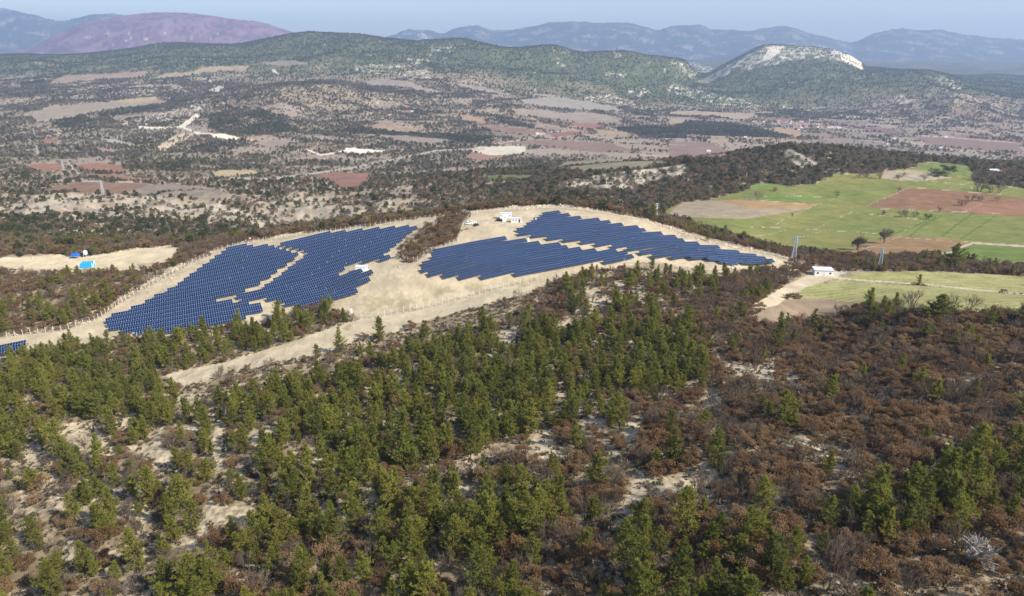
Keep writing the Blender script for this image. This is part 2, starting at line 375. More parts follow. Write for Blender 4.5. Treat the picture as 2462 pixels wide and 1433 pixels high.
TAN, RED, BRN, GREY, WHT = (.37, .29, .19), (.30, .165, .11), (.25, .155, .105), (.29, .235, .185), (.60, .54, .43)
far_fields = [
 (PA((210,520),(330,460),(600,450),(760,440),(940,435),(860,480),(600,490),(320,520)), (.33,.24,.18)),
 (PA((930,490),(1100,440),(1250,440),(1330,400),(1680,390),(1640,430),(1450,430),(1180,470)), TAN),
 (PA((1770,365),(2010,350),(2110,375),(1950,395),(1800,385)), GREY),
 (PA((70,750),(200,690),(440,670),(700,650),(1000,615),(1010,645),(1100,655),(900,680),(600,720),(300,780),(120,800)), (.33,.27,.2)),
 (PA((640,650),(1000,615),(1005,640),(800,665)), (.42,.33,.19)),
 (PA((640,770),(1000,735),(1000,748),(700,788)), (.30,.24,.19)),
 (PA((540,920),(700,930),(840,970),(800,985),(680,955)), (.38,.33,.28)),
 (PA((30,1130),(130,1105),(330,1110),(320,1160),(130,1165)), RED),
 (PA((380,1120),(560,1100),(720,1120),(790,1170),(700,1180),(470,1160)), RED),
 (PA((480,1180),(720,1190),(830,1215),(1060,1230),(1050,1245),(830,1235),(500,1200)), RED),
 (PA((130,940),(340,905),(280,930),(200,970)), RED),
 (PA((2110,1190),(2250,1175),(2560,1180),(2540,1240),(2439,1290),(2350,1290),(2250,1230)), (.27,.15,.11)),
 (PA((550,990),(770,1020),(600,1028)), (.33,.22,.18)),
 (PA((240,1280),(420,1240),(950,1255),(900,1300),(700,1330),(400,1320),(230,1300)), BRN),
 (PA((700,1335),(950,1265),(1120,1255),(1500,1310),(1560,1350),(1400,1375),(1200,1345),(900,1340)), (.26,.215,.165)),
 (PA((1400,1190),(1440,1160),(1700,1155),(1760,1190),(1500,1205),(1420,1205)), (.46,.36,.21)),
 (PA((1760,960),(1990,920),(1950,980),(1800,990)), GREY),
 (PB((110,495),(290,480),(480,500),(560,540),(700,575),(640,585),(440,540),(200,525)), (.32,.27,.225)),
 (PB((780,510),(1000,540),(1180,590),(1150,600),(900,555)), (.30,.25,.21)),
 (PB((1270,630),(1500,610),(1600,620),(1950,680),(2000,715),(1700,700),(1400,680),(1290,650)), (.32,.28,.23)),
 (PB((1330,580),(1530,600),(1500,612),(1360,595)), (.31,.26,.21)),
 (PB((1190,695),(1400,700),(1560,730),(1900,740),(2000,800),(1700,800),(1480,760),(1250,740)), (.31,.255,.20)),
 (PB((820,745),(880,735),(990,765),(1030,800),(960,800),(860,780)), (.36,.24,.16)),
 (PB((160,830),(300,780),(420,830),(560,850),(450,870),(250,850)), (.33,.24,.17)),
 (PB((930,810),(1100,820),(1400,850),(1420,880),(1200,880),(1050,850)), (.26,.16,.12)),
 (PB((1050,850),(1200,885),(1380,885),(1250,905),(1080,890)), (.22,.20,.13)),
 (PB((1580,790),(1800,800),(1880,830),(1740,840)), (.30,.15,.11)),
 (PB((1480,880),(1640,855),(1730,870),(1500,905)), (.28,.13,.10)),
 (PB((1100,940),(1400,920),(1900,940),(2100,1000),(1800,1010),(1400,960)), (.25,.17,.13)),
 (PB((1770,840),(1900,850),(2000,875),(1900,880)), (.35,.27,.17)),
 (PB((2100,1020),(2462,1040),(2462,1050),(2130,1035)), (.42,.35,.22)),
 (PB((900,1000),(960,970),(1300,965),(1310,990),(1270,1020),(1050,1030)), WHT),
 (PB((850,1055),(920,1010),(1050,1030),(1270,1020),(1150,1045),(980,1070)), (.33,.2,.145)),
 (PB((1310,990),(1500,985),(1700,1020),(1600,1030),(1290,1025)), (.36,.29,.23)),
 (PB((980,1185),(1200,1170),(1370,1175),(1350,1200),(1050,1215)), (.15,.17,.07)),
 (PB((1600,1080),(1900,1060),(2300,1070),(2400,1090),(1900,1150),(1700,1150),(1500,1130)), (.235,.21,.14)),
 (PB((200,880),(600,905),(800,925),(620,950),(400,930)), (.29,.245,.20)),
 (PC((0,715),(120,710),(600,730),(660,750),(500,775),(300,745),(0,740)), (.38,.30,.20)),
 (PC((750,830),(930,850),(960,880),(930,900),(750,870)), (.40,.27,.18)),
 (PC((1360,830),(1600,840),(1750,880),(1600,880)), (.20,.13,.115)),
 (PC((1750,900),(2100,900),(2500,940),(2560,1010),(2100,980),(1900,960)), (.24,.165,.135)),
 (PC((0,930),(300,940),(450,1010),(400,1050),(0,1050)), (.26,.175,.14)),
 (PC((250,920),(400,910),(460,930),(300,940)), (.38,.28,.20)),
 (PC((1450,800),(1700,820),(1600,835),(1400,815)), (.34,.27,.22)),
 (PC((0,770),(130,765),(100,800),(0,805)), (.38,.29,.19)),
 (PC((1820,1005),(2060,1010),(2000,1025),(1850,1020)), (.31,.22,.17)),
]
for poly, c in far_fields:
    mk = mask_poly(poly)
    zid = zone('valley_field', None)
    paint(mk, tuple(q * .86 for q in c), .22, .05, zid, nn=n1 + .6 * n2)
# hills: forest patches, rock speckle, quarry faces
GRN = (.052, .078, .036)
forests = [
 PA((210,810),(450,755),(560,790),(520,850),(350,850)),
 PA((1370,760),(1600,690),(1800,720),(1950,800),(2000,860),(1900,900),(1700,900),(1500,890),(1380,850)),
 PA((560,750),(1000,680),(1300,600),(1400,600),(1200,660),(900,730),(600,770)),
 PA((1380,950),(1600,930),(1740,950),(1600,1000),(1400,1030),(1250,1000)),
 PA((980,1110),(1300,1080),(1200,1150),(1000,1170)),
 PA((0,440),(210,510),(0,540)),
 PB((1050,770),(1100,750),(1360,820),(1350,840),(1180,810)),
 PB((0,830),(150,820),(400,870),(1050,900),(1050,930),(850,940),(400,890),(0,870)),
 PB((1960,830),(2200,820),(2462,840),(2462,910),(2200,905),(1970,850)),
 PC((0,830),(150,790),(400,800),(600,830),(900,900),(600,900),(300,890),(100,880)),
]
FOR = np.zeros((NT, NS))
for p in forests:
    m = mask_poly(p); FOR[m] = 1; VEG[m] = 1.2
speckle(mask_poly(PA((60,1370),(300,1335),(800,1350),(1200,1380),(1500,1400),(1500,1500),(1200,1520),(30,1500))), (.42,.36,.28), -.1, .25, n2 + n4, 0.35)
speckle(mask_poly([(80,470),(420,475),(600,520),(760,470),(800,480),(780,540),(620,560),(400,530),(60,510)]), (.36,.31,.24), -.15, .3, n2 + n4, .45)
paint(mask_poly(PD((1470,30),(1700,50),(1900,130),(2040,230),(2040,290),(1900,210),(1700,110),(1480,70))), (.40,.34,.25), .3, .1, nn=n2)
speckle(mask_poly(PA((270,560),(1400,470),(1400,560),(900,620),(200,640))), (.52,.47,.40), .1, .3, n4 + n2 * .5)
speckle(mask_poly(PA((700,820),(1000,740),(1400,640),(1400,700),(1100,790),(900,830))), (.55,.50,.42), -.05, .25, n4 + n2 * .5, .5)
paint(mask_poly(PA((1160,835),(1290,740),(1320,765),(1200,840))), (.62,.56,.46), .15, .05)
paint(mask_poly(PA((990,990),(1090,920),(1200,880),(1310,890),(1150,960),(1050,1020))), (.47,.39,.26), .35, .2)
paint(mask_poly(PA((1370,570),(1450,540),(1500,545),(1450,590))), (.45,.42,.36), .15, .05)
paint(mask_poly(PA((1830,415),(1870,420),(1895,460),(1860,440))), (.6,.56,.5), .2, .05)
paint(mask_poly(PA((1640,910),(1700,920),(1740,950),(1660,935))), (.50,.34,.2), .15, .05)
speckle(mask_poly(PA((180,360),(320,350),(310,400),(200,400))), (.36,.25,.2), -.1, .2, n4)
speckle(mask_poly([(560,82),(300,70),(180,92),(150,110),(420,112),(640,105)]), (.46,.40,.26), .22, .34, fbm(X2, Y2, 120, 5, .7, off=31))
for q in [PB((430,320),(560,340),(540,390),(470,370)), PB((1860,400),(2040,440),(2040,480),(1880,450)), PB((1450,290),(1530,320),(1600,390),(1550,380)),
          PB((1720,610),(1900,590),(2080,640),(2090,670),(1800,650)), PB((2040,560),(2140,530),(2220,590),(2110,610)), PB((2290,520),(2440,560),(2430,600),(2330,570)),
          PB((50,380),(600,380),(620,480),(300,450),(80,430)), PB((600,240),(800,250),(800,280),(620,280)), PB((1940,290),(2000,290),(2010,330),(1950,330)),
          PC((1600,590),(1700,600),(1800,680),(1780,710),(1620,640)), PC((1860,470),(1960,450),(2120,520),(2110,560),(2000,540)), PC((1150,740),(1340,730),(1410,780),(1200,775)),
          PC((810,670),(890,680),(880,705),(820,700)), PC((0,500),(130,540),(380,600),(560,640),(700,690),(400,690),(0,560)), PC((0,360),(200,360),(330,410),(150,470),(60,440))]:
    speckle(mask_poly(q), (.56,.50,.40), .0, .25, n4 + n2 * .5, .6)
# the table mountain
mesa = mask_poly(PC((200,500),(500,340),(700,235),(1100,245),(1290,300),(1400,400),(1390,420),(1240,350),(1100,340),(900,340),(700,390),(450,430),(250,520)))
speckle(mesa, (.52,.47,.39), -.12, .2, fbm(X2, Y2, 60, 5, .7, off=15), .25)
paint(mask_poly(PC((670,340),(700,290),(720,245),(830,240),(800,285),(740,330),(700,345))), (.60,.54,.43), .2, .0)
paint(mask_poly(PC((1230,300),(1300,305),(1385,360),(1392,412),(1310,375),(1240,340))), (.62,.55,.43), .2, .0)
paint(mask_poly(PC((1180,268),(1250,290),(1230,315),(1160,300))), (.56,.50,.39), .2, .0)
speckle(mask_poly(PB((360,180),(450,140),(560,145),(620,190),(500,200))), (.36,.34,.33), .0, .3, n3 + n1)
# roads
def road(pts, wd, col, name='dirt_road', label=None):
    m = mask_line(pts, wd)
    paint(m, col, .06, 0.0, zone(name, label))
road(PA((870,842),(1110,850),(1180,838),(1290,882),(1480,905),(1600,930)), 3.0, (.64,.58,.47), 'dirt_road', 'pale road cut crossing the hill')
paint(mask_poly(PA((1380,890),(1480,885),(1600,915),(1590,935),(1420,920))), (.68,.62,.5), .1, 0)
road(PA((2040,1010),(2100,1005),(2200,1045),(2300,1030),(2439,1000)) + PB((200,1000), (280,998)), 2.6, (.62,.56,.46), 'dirt_road', 'white scraped road on the slope')
paint(mask_poly(PB((0,975),(150,985),(280,995),(200,1015),(0,1015))), (.66,.60,.5), .1, 0)
road(PA((20,945),(220,900),(290,885),(180,840)), 1.8, (.40,.36,.33), 'asphalt_road')
road(PA((350,1095),(390,1160),(440,1190)), 3.4, (.42,.38,.34), 'asphalt_road')
road(PA((80,1235),(600,1238),(1080,1245)), 1.3, (.40,.36,.32), 'asphalt_road')
road(PA((1540,1215),(1850,1220),(2439,1140)) + PB((280,1075),(500,1035),(640,1000),(1000,985)), 3.2, (.36,.32,.28), 'asphalt_road', 'grey country road through the valley')
road(PB((1050,955),(1230,925),(1390,890),(1480,865),(1600,855)), 1.3, (.45,.36,.28))
road(PB((1350,760),(1470,860)), 1.4, (.38,.27,.18))
road(PB((1480,905),(1700,880),(2100,940),(2462,960)), 0.9, (.38,.31,.25))
road(PC((1200,820),(1500,890),(1960,980),(2500,1050)), 1.2, (.40,.33,.28))
road(PC((1750,885),(2000,900),(2500,942)), 1.2, (.42,.35,.29))
road(PC((480,870),(700,930),(1000,970)), 1.0, (.40,.32,.24))
road(PC((930,735),(1030,690),(1120,685)), 1.2, (.42,.34,.27))
# right-hand green fields
GF = (.180, .188, .060)
m = mask_poly([(1600,505),(1640,487),(1700,482),(1800,455),(1840,440),(1900,447),(1960,442),(2010,418),(2100,418),(2200,402),(2210,392),(2330,398),(2345,440),(2520,460),(2520,640),(2300,617),(2230,612),(2100,617),(1990,613),(1900,605),(1800,575),(1700,552),(1640,532),(1590,522)])
frw = 1 + .05 * np.sin((X2 * .8 + Y2 * .6) * .9 + 2 * n2)
gfz = zone('green_field', 'bright green winter crop field behind the pylons')
paint(m, GF, .08, .0, gfz, nn=n1)
COL[m] *= frw[m][:, None]
COL[m] *= (1 + .25 * np.stack([fbm(X2[m], Y2[m], 55, 3, off=41)] * 3, -1) * np.array((1.3, .4, 1.0)))
def gpatch(poly, col, name, label=None, var=.1):
    m = mask_poly(poly, wob=True); paint(m, col, var, 0.0, zone(name, label))
    COL[m] *= (1 + .07 * np.sin((X2[m] * .35 - Y2[m] * .94) * 1.1 + 1.5 * n2[m]) + .12 * n1[m])[:, None]
gpatch([(2180,452),(2330,460),(2520,484),(2520,522),(2300,512),(2080,497)], (.215,.125,.075), 'ploughed_field', 'red brown ploughed field amid green fields')
gpatch([(2320,487),(2520,490),(2520,522),(2400,515),(2310,508)], (.25,.135,.085), 'ploughed_field')
gpatch([(1640,487),(1700,483),(1800,478),(1960,492),(1930,505),(1790,527),(1600,520)], (.29,.235,.165), 'fallow_field', 'greyish fallow field beside the woods')
gpatch([(1735,481),(1800,479),(1965,491),(1940,503),(1800,500)], (.33,.22,.11), 'fallow_field')
gpatch([(1810,442),(1845,440),(1900,447),(1860,456),(1800,457)], (.17,.22,.06), 'green_field')
gpatch([(1800,474),(1860,466),(1960,472),(1990,476),(1950,482),(1860,480)], (.135,.2,.05), 'green_field')
gpatch([(2150,567),(2260,573),(2335,585),(2240,614),(2100,620),(1995,607),(2050,597)], (.25,.16,.085), 'ploughed_field', 'brown ploughed field beside the pale farm track')
gpatch([(2120,412),(2200,408),(2290,427),(2200,437),(2120,428)], (.34,.28,.20), 'fallow_field')
gpatch([(2230,612),(2320,592),(2345,588),(2520,600),(2520,640),(2380,640),(2300,625)], (.135,.18,.05), 'green_field')
gpatch([(2200,395),(2240,390),(2330,398),(2345,425),(2250,420)], (.15,.18,.06), 'green_field')
for q in [[(2200,520),(2250,523),(2120,575)], [(2340,512),(2300,540),(2268,566)], [(2395,518),(2350,548),(2310,575)], [(2262,520),(2215,545),(2185,570)]]:
    paint(mask_line(q, 2.2), (.10, .145, .035), .1, 0)
WALLC = (.35, .31, .23)
for q in [PG((1000,350),(1160,280),(1280,230),(1375,180)), PG((1375,180),(1600,195),(1900,220),(2180,240)), PG((1920,210),(1922,175)), PG((205,520),(330,440),(500,370),(600,325),(750,275)),
          PG((130,258),(440,258),(720,270)), PG((110,295),(440,320),(560,325)), PG((0,520),(300,530),(600,545)), PG((650,550),(900,562),(1130,582)), PG((0,612),(180,585),(325,545)), PG((400,615),(540,590),(630,555)),
          PG((1290,610),(1700,638),(2000,660)), PG((1490,470),(1330,560)), PG((890,395),(780,440)), PG((665,495),(610,525)), PG((1050,365),(1400,372),(1800,392),(2180,405)), PG((1850,390),(2020,320)),
          PG((760,760),(950,720),(1150,670),(1320,595)), PG((1380,110),(1650,135),(1930,165)), PG((1010,410),(1300,435),(1480,460))]:
    m = mask_line(q, .8) & ((n5 + n2) > -.28)
    paint(m, WALLC, .2, 0, zone('field_boundary', 'line of pale stones between fields'))
road([(2236,617),(2290,606),(2318,592),(2340,584),(2400,588),(2520,596)], 3.6, (.44,.36,.27), 'dirt_road', 'pale farm track crossing the green fields')
# near pale green strips on the right
PGc = (.29, .30, .12)
st = np.sin((-X2 * .12 + Y2 * .99) * 1.35 + n2 * 2.5) + 1.3 * n5
for i, q in enumerate([[(2010,668),(2080,656),(2220,652),(2350,658),(2520,668),(2520,712),(2350,697),(2100,674)],
          [(1890,708),(1955,683),(2010,674),(2130,682),(2300,692),(2520,716),(2520,760),(2200,752),(2060,730),(1940,717)]]):
    m = mask_poly(q)
    zid = zone('crop_strip', ['upper pale green drilled field above the farm path', 'lower pale green drilled field below the farm path'][i])
    c = mix((.26, .255, .09), (.39, .365, .18), smooth(-1.2, 1.6, st * .8 + n2))
    COL[m] = c[m]; VEG[m] = 0; ZONE[m] = zid
road([(2000,668),(2100,676),(2250,686),(2380,700),(2520,712)], 2.4, (.50,.43,.32), 'farm_path', 'narrow pale path between the two crop strips')
paint(mask_poly([(1790,770),(1880,722),(1950,716),(2060,728),(2090,742),(2000,765),(1850,785)]), (.27,.205,.14), .3, .12, zone('dry_grassland', 'dry brown grass below the crop strips'))
tz = zone('dirt_track', 'pale dirt track leading from the white building down to the woods')
m = mask_poly([(1945,660),(1975,652),(2025,657),(2012,668),(1962,682),(1900,708),(1868,735),(1790,752),(1740,762),(1830,722),(1890,685),(1930,668)])
paint(m, (.50,.42,.30), .15, 0, tz)
# solar farm ground
padz = zone('solar_farm_ground', 'pale levelled earth under and around the solar panels')
PADP = [(-60,820),(56,803),(150,795),(228,768),(330,705),(450,640),(530,600),(620,577),(720,562),(850,548),(960,530),(1060,520),(1120,508),(1230,498),(1330,492),(1440,505),(1560,528),(1620,558),(1700,583),(1800,603),(1880,620),(1910,625),(1905,640),(1800,652),(1700,655),(1600,634),(1540,632),(1500,642),(1400,652),(1300,690),(1100,742),(980,762),(850,767),(800,742),(780,725),(740,745),(640,775),(480,806),(350,812),(255,815),(200,832),(60,852),(-60,880)]
pad = mask_poly(PADP)
SAND = np.array((.455, .378, .262))
n6 = fbm(X2, Y2 * .5, 5, 3, off=91)
COL[pad] = (SAND * (1 + .12 * n2[pad][:, None] + .10 * n5[pad][:, None] + .10 * n1[pad][:, None] + .16 * np.minimum(n6[pad], .15)[:, None])); VEG[pad] = 0; ZONE[pad] = padz
og = mask_poly([(820,765),(850,725),(900,700),(960,690),(1060,690),(1180,670),(1300,665),(1280,690),(1100,742),(980,765),(860,770)])
kk = (smooth(-.02, .3, n2 + .5 * fbm(X2, Y2, 5, 3, off=33)) * og * .75)[..., None]
COL[:] = COL * (1 - kk) + np.array((.30, .26, .155)) * kk
og = mask_poly([(1540,640),(1700,650),(1860,655),(1800,665),(1600,650)])
kk = (smooth(-.1, .2, n2) * og * .8)[..., None]
COL[:] = COL * (1 - kk) + np.array((.40, .34, .22)) * kk
for q in [[(1160,600),(1150,560),(1180,535),(1260,530)], [(985,700),(1000,650),(985,620),(945,640),(960,590),(1010,555)], [(250,745),(330,708),(450,648),(540,604)], [(900,740),(1010,715),(1150,690),(1300,665)],
          [(905,748),(1020,722),(1160,697),(1290,676)], [(1340,498),(1450,512),(1570,536),(1700,588),(1830,615)], [(640,578),(780,562),(960,538),(1040,530)], [(560,690),(640,690),(690,650),(735,610)]]:
    kk = (mask_line(q, 1.5) * smooth(-.5, .2, n5 + n2) * .35)[..., None]
    COL[:] = COL * (1 - kk) + np.array((.30, .245, .165)) * kk
inner = mask_poly([(973,632),(962,612),(973,588),(1020,552),(1068,522),(1132,514),(1112,545),(1100,577),(1060,592),(1000,630)])
paint(inner, (.27,.205,.13), .3, 1.0, zone('scrub_enclosure', 'fenced island of brown scrub inside the solar farm'))
trk = mask_poly([(1290,683),(1302,700),(1150,737),(975,785),(950,802),(905,803),(780,850),(600,888),(520,905),(465,930),(435,932),(398,903),(430,893),(550,868),(700,822),(800,788),(860,768),(1000,748),(1150,712)])
paint(trk, (.47,.395,.275), .08, 0, zone('dirt_track', 'wide pale dirt track curving below the solar farm'))
kk = (smooth(.05, .3, n2) * mask_poly([(820,790),(860,768),(960,765),(930,785),(850,800)]) * .7)[..., None]
COL[:] = COL * (1 - kk) + np.array((.27, .23, .14)) * kk
clr = mask_poly([(-60,622),(56,618),(130,610),(200,618),(260,610),(330,598),(420,590),(440,600),(400,638),(330,650),(240,655),(130,655),(-60,650)])
paint(clr, (.56,.46,.31), .1, 0, zone('earth_clearing', 'bare pale clearing around the blue tarps'))
# dry grass on the left slope between clearing and fence
kk = (smooth(-.2, .3, n2) * mask_poly([(0,650),(400,630),(440,625),(330,700),(230,760),(120,800),(0,800)]) * .6)[..., None]
COL[:] = COL * (1 - kk) + np.array((.36, .28, .17)) * kk
# bare chalky patches on the near slope
bare = [
 PF((230,480),(300,400),(460,400),(560,460),(640,560),(560,620),(470,600),(380,560),(300,520)), PF((620,400),(720,370),(900,380),(920,420),(760,440),(640,430)),
 PF((740,560),(900,560),(1010,400),(1060,430),(1020,560),(1080,640),(1060,740),(930,720),(850,640)), PF((30,600),(130,540),(160,650),(100,740),(30,700)), PF((120,790),(270,760),(280,900),(390,980),(330,1030),(220,990),(180,860)),
 PF((270,1370),(300,1240),(350,1180),(440,1280),(400,1380)), PF((1130,450),(1250,390),(1290,440),(1280,560),(1200,470)), PF((1360,400),(1470,380),(1430,540),(1420,720),(1370,740),(1350,600)), PF((1550,480),(1880,400),(1760,500),(1700,560),(1590,560)),
 PF((1250,1160),(1290,980),(1340,940),(1480,990),(1600,980),(1720,1020),(1640,1140),(1590,1180),(1480,1100),(1320,1200)), PF((780,960),(880,960),(920,1080),(860,1140),(800,1060)), PF((1150,1200),(1220,1230),(1220,1330),(1160,1280)),
 PF((0,900),(60,960),(120,1040),(0,1060)), PF((640,860),(700,870),(690,940),(640,930)), PF((1100,200),(1280,190),(1200,340),(1080,300)),
 PH((560,30),(640,20),(660,130),(600,150)), PH((360,140),(480,160),(480,200),(400,200)), PH((660,480),(760,510),(740,580),(670,540)), PH((300,840),(470,870),(470,980),(400,1060),(310,980)), PH((130,1120),(250,1080),(260,1150),(190,1180)),
 PH((600,770),(720,760),(720,820),(640,830)), PH((1090,700),(1220,680),(1260,770),(1190,720),(1110,740)), PH((1010,810),(1130,850),(1120,900),(1020,890)), PH((1300,880),(1370,760),(1360,860),(1330,900)),
 PH((1500,590),(1560,500),(1700,430),(1700,520),(1640,590),(1560,660)), PH((1760,400),(1840,480),(1940,360),(2080,380),(2060,480),(2193,640),(2100,640),(1960,520),(1900,540),(1800,470)),
 PH((1310,1050),(1350,980),(1420,950),(1400,1040),(1340,1060)), PH((1640,870),(1700,850),(1690,900)), PH((60,180),(110,180),(100,230),(70,240)), PH((1060,1000),(1090,1000),(1100,1040),(1060,1060)), PH((0,640),(70,660),(90,700),(0,690)),
 PI5((440,310),(440,240),(480,200),(490,230),(470,270),(500,330),(540,360),(700,380),(790,330),(830,380),(960,480),(980,540),(880,510),(800,460),(700,470),(620,450),(500,370)),
 PI5((250,600),(330,560),(500,500),(520,560),(420,610),(310,660)), PI5((0,640),(100,650),(120,720),(60,800),(0,820)), PI5((0,980),(130,930),(230,950),(400,880),(480,930),(440,990),(250,1040),(100,1080),(0,1100)),
 PI5((850,740),(900,730),(1000,770),(1030,860),(1180,920),(1200,960),(1130,960),(990,850),(900,780)), PI5((970,230),(1060,280),(1030,280)), PI5((80,0),(110,20),(110,80),(70,40)), PI5((440,700),(520,650),(510,700),(450,740)),
 PI5((1620,450),(1800,420),(1700,460)), PI5((1650,780),(1800,790),(1700,830)),
 [(1405,690),(1430,680),(1460,720),(1440,760),(1410,740)], [(1475,680),(1500,670),(1500,735),(1485,720)], [(1530,690),(1550,680),(1553,735),(1540,730)], [(1330,770),(1370,760),(1390,740),(1400,765),(1350,790)], [(1200,800),(1250,785),(1250,830),(1215,840)],
]
BARE = np.zeros((NT, NS))
for q in bare:
    BARE[mask_poly(q)] = 1.0
edge = smooth(-.45, .35, n2 + 1.0 * n5 + .35)
tb = BARE * edge
sc = smooth(.10, .42, n2 + n5 * .6) * (Y2 < 300) * (ZONE == 0) * (1 - BARE) * .8       # thin grass letting pale soil through
kk = np.clip(tb + sc, 0, 1)[..., None]
COL[:] = COL * (1 - kk) + (np.array((.47, .39, .27)) * (1 + .30 * n5 + .15 * n2)[..., None]) * kk
BF = BARE.copy()
for k_ in range(1, 8): BF[:-k_] = np.maximum(BF[:-k_], BARE[k_:])
VEG = np.where(BF > 0, np.minimum(VEG, .13), VEG)
COL *= (1 + 0.10 * n5 * (Y2 < 600))[..., None]
# grey rock faces on the wooded ridge and in the ravine
cl = mask_poly(PB((1500,1260),(1600,1210),(1900,1160),(2300,1120),(2462,1090),(2462,1170),(2200,1240),(2100,1290),(1550,1290)))
st2 = fbm(X2 * 1.0, Y2 * .2, 9, 4, .6, off=51)
COL[cl] = mix((.10, .085, .065), (.50, .43, .33), smooth(-.25, .3, st2))[cl]; VEG[cl] = .12
cl2 = mask_poly(PC((790,1010),(860,985),(960,1020),(1060,1060),(1080,1100),(960,1140),(880,1100)))
COL[cl2] = mix((.12, .105, .085), (.38, .33, .26), smooth(-.25, .3, st2))[cl2]; VEG[cl2] = .12
COL = np.clip(COL, .01, .85)

# ------------------------------------------------------------------ materials
def newmat(name):
    m = bpy.data.materials.new(name); m.use_nodes = True
    nt = m.node_tree; b = nt.nodes['Principled BSDF']
    return m, nt, b
def N_(nt, typ, **kw):
    n = nt.nodes.new(typ)
    for k_, v in kw.items():
        if k_ in n.inputs: n.inputs[k_].default_value = v
        else: setattr(n, k_, v)
    return n
def simple(name, col, rough=.8, var=.15, scale=1.0, spec=.3, metal=0.0):
    m, nt, b = newmat(name)
    tc = N_(nt, 'ShaderNodeTexCoord'); no = N_(nt, 'ShaderNodeTexNoise'); no.inputs['Scale'].default_value = scale; no.inputs['Detail'].default_value = 5
    nt.links.new(tc.outputs['Object'], no.inputs['Vector'])
    mr = N_(nt, 'ShaderNodeMapRange'); mr.inputs[1].default_value = .3; mr.inputs[2].default_value = .7; mr.inputs[3].default_value = 1 - var; mr.inputs[4].default_value = 1 + var
    nt.links.new(no.outputs[0], mr.inputs[0])
    vm = N_(nt, 'ShaderNodeVectorMath'); vm.operation = 'SCALE'; vm.inputs[0].default_value = col
    nt.links.new(mr.outputs[0], vm.inputs['Scale'])
    nt.links.new(vm.outputs[0], b.inputs['Base Color'])
    b.inputs['Roughness'].default_value = rough; b.inputs['Specular IOR Level'].default_value = spec; b.inputs['Metallic'].default_value = metal
    return m
def leafmat(name, cols, rough=.75, hue=.03, spec=.2):
    """foliage: per-clump tint from the 'shade' attribute and a per-plant tint"""
    m, nt, b = newmat(name)
    at_ = N_(nt, 'ShaderNodeAttribute'); at_.attribute_name = 'shade'
    oi = N_(nt, 'ShaderNodeObjectInfo')
    r1 = N_(nt, 'ShaderNodeValToRGB'); r1.color_ramp.interpolation = 'LINEAR'
    el = r1.color_ramp.elements
    while len(el) < len(cols): el.new(.5)
    for i, c in enumerate(cols):
        el[i].position = i / (len(cols) - 1); el[i].color = (*c, 1)
    ad = N_(nt, 'ShaderNodeMath'); ad.operation = 'MULTIPLY_ADD'; ad.inputs[1].default_value = .40
    nt.links.new(at_.outputs['Fac'], ad.inputs[0])
    m2_ = N_(nt, 'ShaderNodeMath'); m2_.operation = 'MULTIPLY'; m2_.inputs[1].default_value = .60
    nt.links.new(oi.outputs['Random'], m2_.inputs[0]); nt.links.new(m2_.outputs[0], ad.inputs[2])
    nt.links.new(ad.outputs[0], r1.inputs[0])
    nt.links.new(r1.outputs[0], b.inputs['Base Color'])
    b.inputs['Roughness'].default_value = rough; b.inputs['Specular IOR Level'].default_value = spec
    tl = N_(nt, 'ShaderNodeBsdfTranslucent'); mx = N_(nt, 'ShaderNodeMixShader'); mx.inputs[0].default_value = .48
    nt.links.new(r1.outputs[0], tl.inputs['Color']); nt.links.new(b.outputs[0], mx.inputs[1]); nt.links.new(tl.outputs[0], mx.inputs[2])
    nt.links.new(mx.outputs[0], nt.nodes['Material Output'].inputs['Surface'])
    return m
gm, nt, b = newmat('ground')
at_ = N_(nt, 'ShaderNodeAttribute'); at_.attribute_name = 'Col'
tc = N_(nt, 'ShaderNodeNewGeometry')
no = N_(nt, 'ShaderNodeTexNoise'); no.inputs['Scale'].default_value = .09; no.inputs['Detail'].default_value = 9; no.inputs['Roughness'].default_value = .68
nt.links.new(tc.outputs['Position'], no.inputs['Vector'])
mr = N_(nt, 'ShaderNodeMapRange'); mr.inputs[1].default_value = .32; mr.inputs[2].default_value = .68; mr.inputs[3].default_value = .78; mr.inputs[4].default_value = 1.2
nt.links.new(no.outputs[0], mr.inputs[0])
vm = N_(nt, 'ShaderNodeVectorMath'); vm.operation = 'SCALE'
nt.links.new(at_.outputs['Color'], vm.inputs[0]); nt.links.new(mr.outputs[0], vm.inputs['Scale'])
nt.links.new(vm.outputs[0], b.inputs['Base Color'])
b.inputs['Roughness'].default_value = 1.0; b.inputs['Specular IOR Level'].default_value = .05
bp = N_(nt, 'ShaderNodeBump'); bp.inputs['Strength'].default_value = .6; bp.inputs['Distance'].default_value = .8
nt.links.new(no.outputs[0], bp.inputs['Height']); nt.links.new(bp.outputs[0], b.inputs['Normal'])
M_GROUND = gm
M_PINE = leafmat('pine_needles', [(.125, .135, .034), (.245, .247, .050), (.36, .345, .070)])
M_PINED = leafmat('dark_evergreen', [(.066, .076, .030), (.103, .114, .042), (.145, .155, .058)])
M_OAK = leafmat('dry_oak_leaves', [(.19, .105, .050), (.315, .195, .098), (.42, .305, .18)])
M_TWIG = leafmat('bare_twigs', [(.18, .135, .095), (.265, .205, .15), (.35, .285, .22)])
M_FARGREY = leafmat('leafless_crowns', [(.185, .148, .098), (.25, .20, .14), (.33, .27, .19)])
M_GRASS = leafmat('dry_tufts', [(.10, .085, .05), (.20, .165, .10), (.34, .28, .18)])
M_BARK = simple('bark', (.11, .085, .065), .95, .2, 3)
M_BARKPALE = simple('pale_dead_wood', (.30, .275, .24), .9, .15, 3)
M_WHITE = simple('white_paint', (.78, .79, .78), .5, .05, .8)
M_OFFWHITE = simple('weathered_white', (.66, .66, .64), .7, .1, .8)
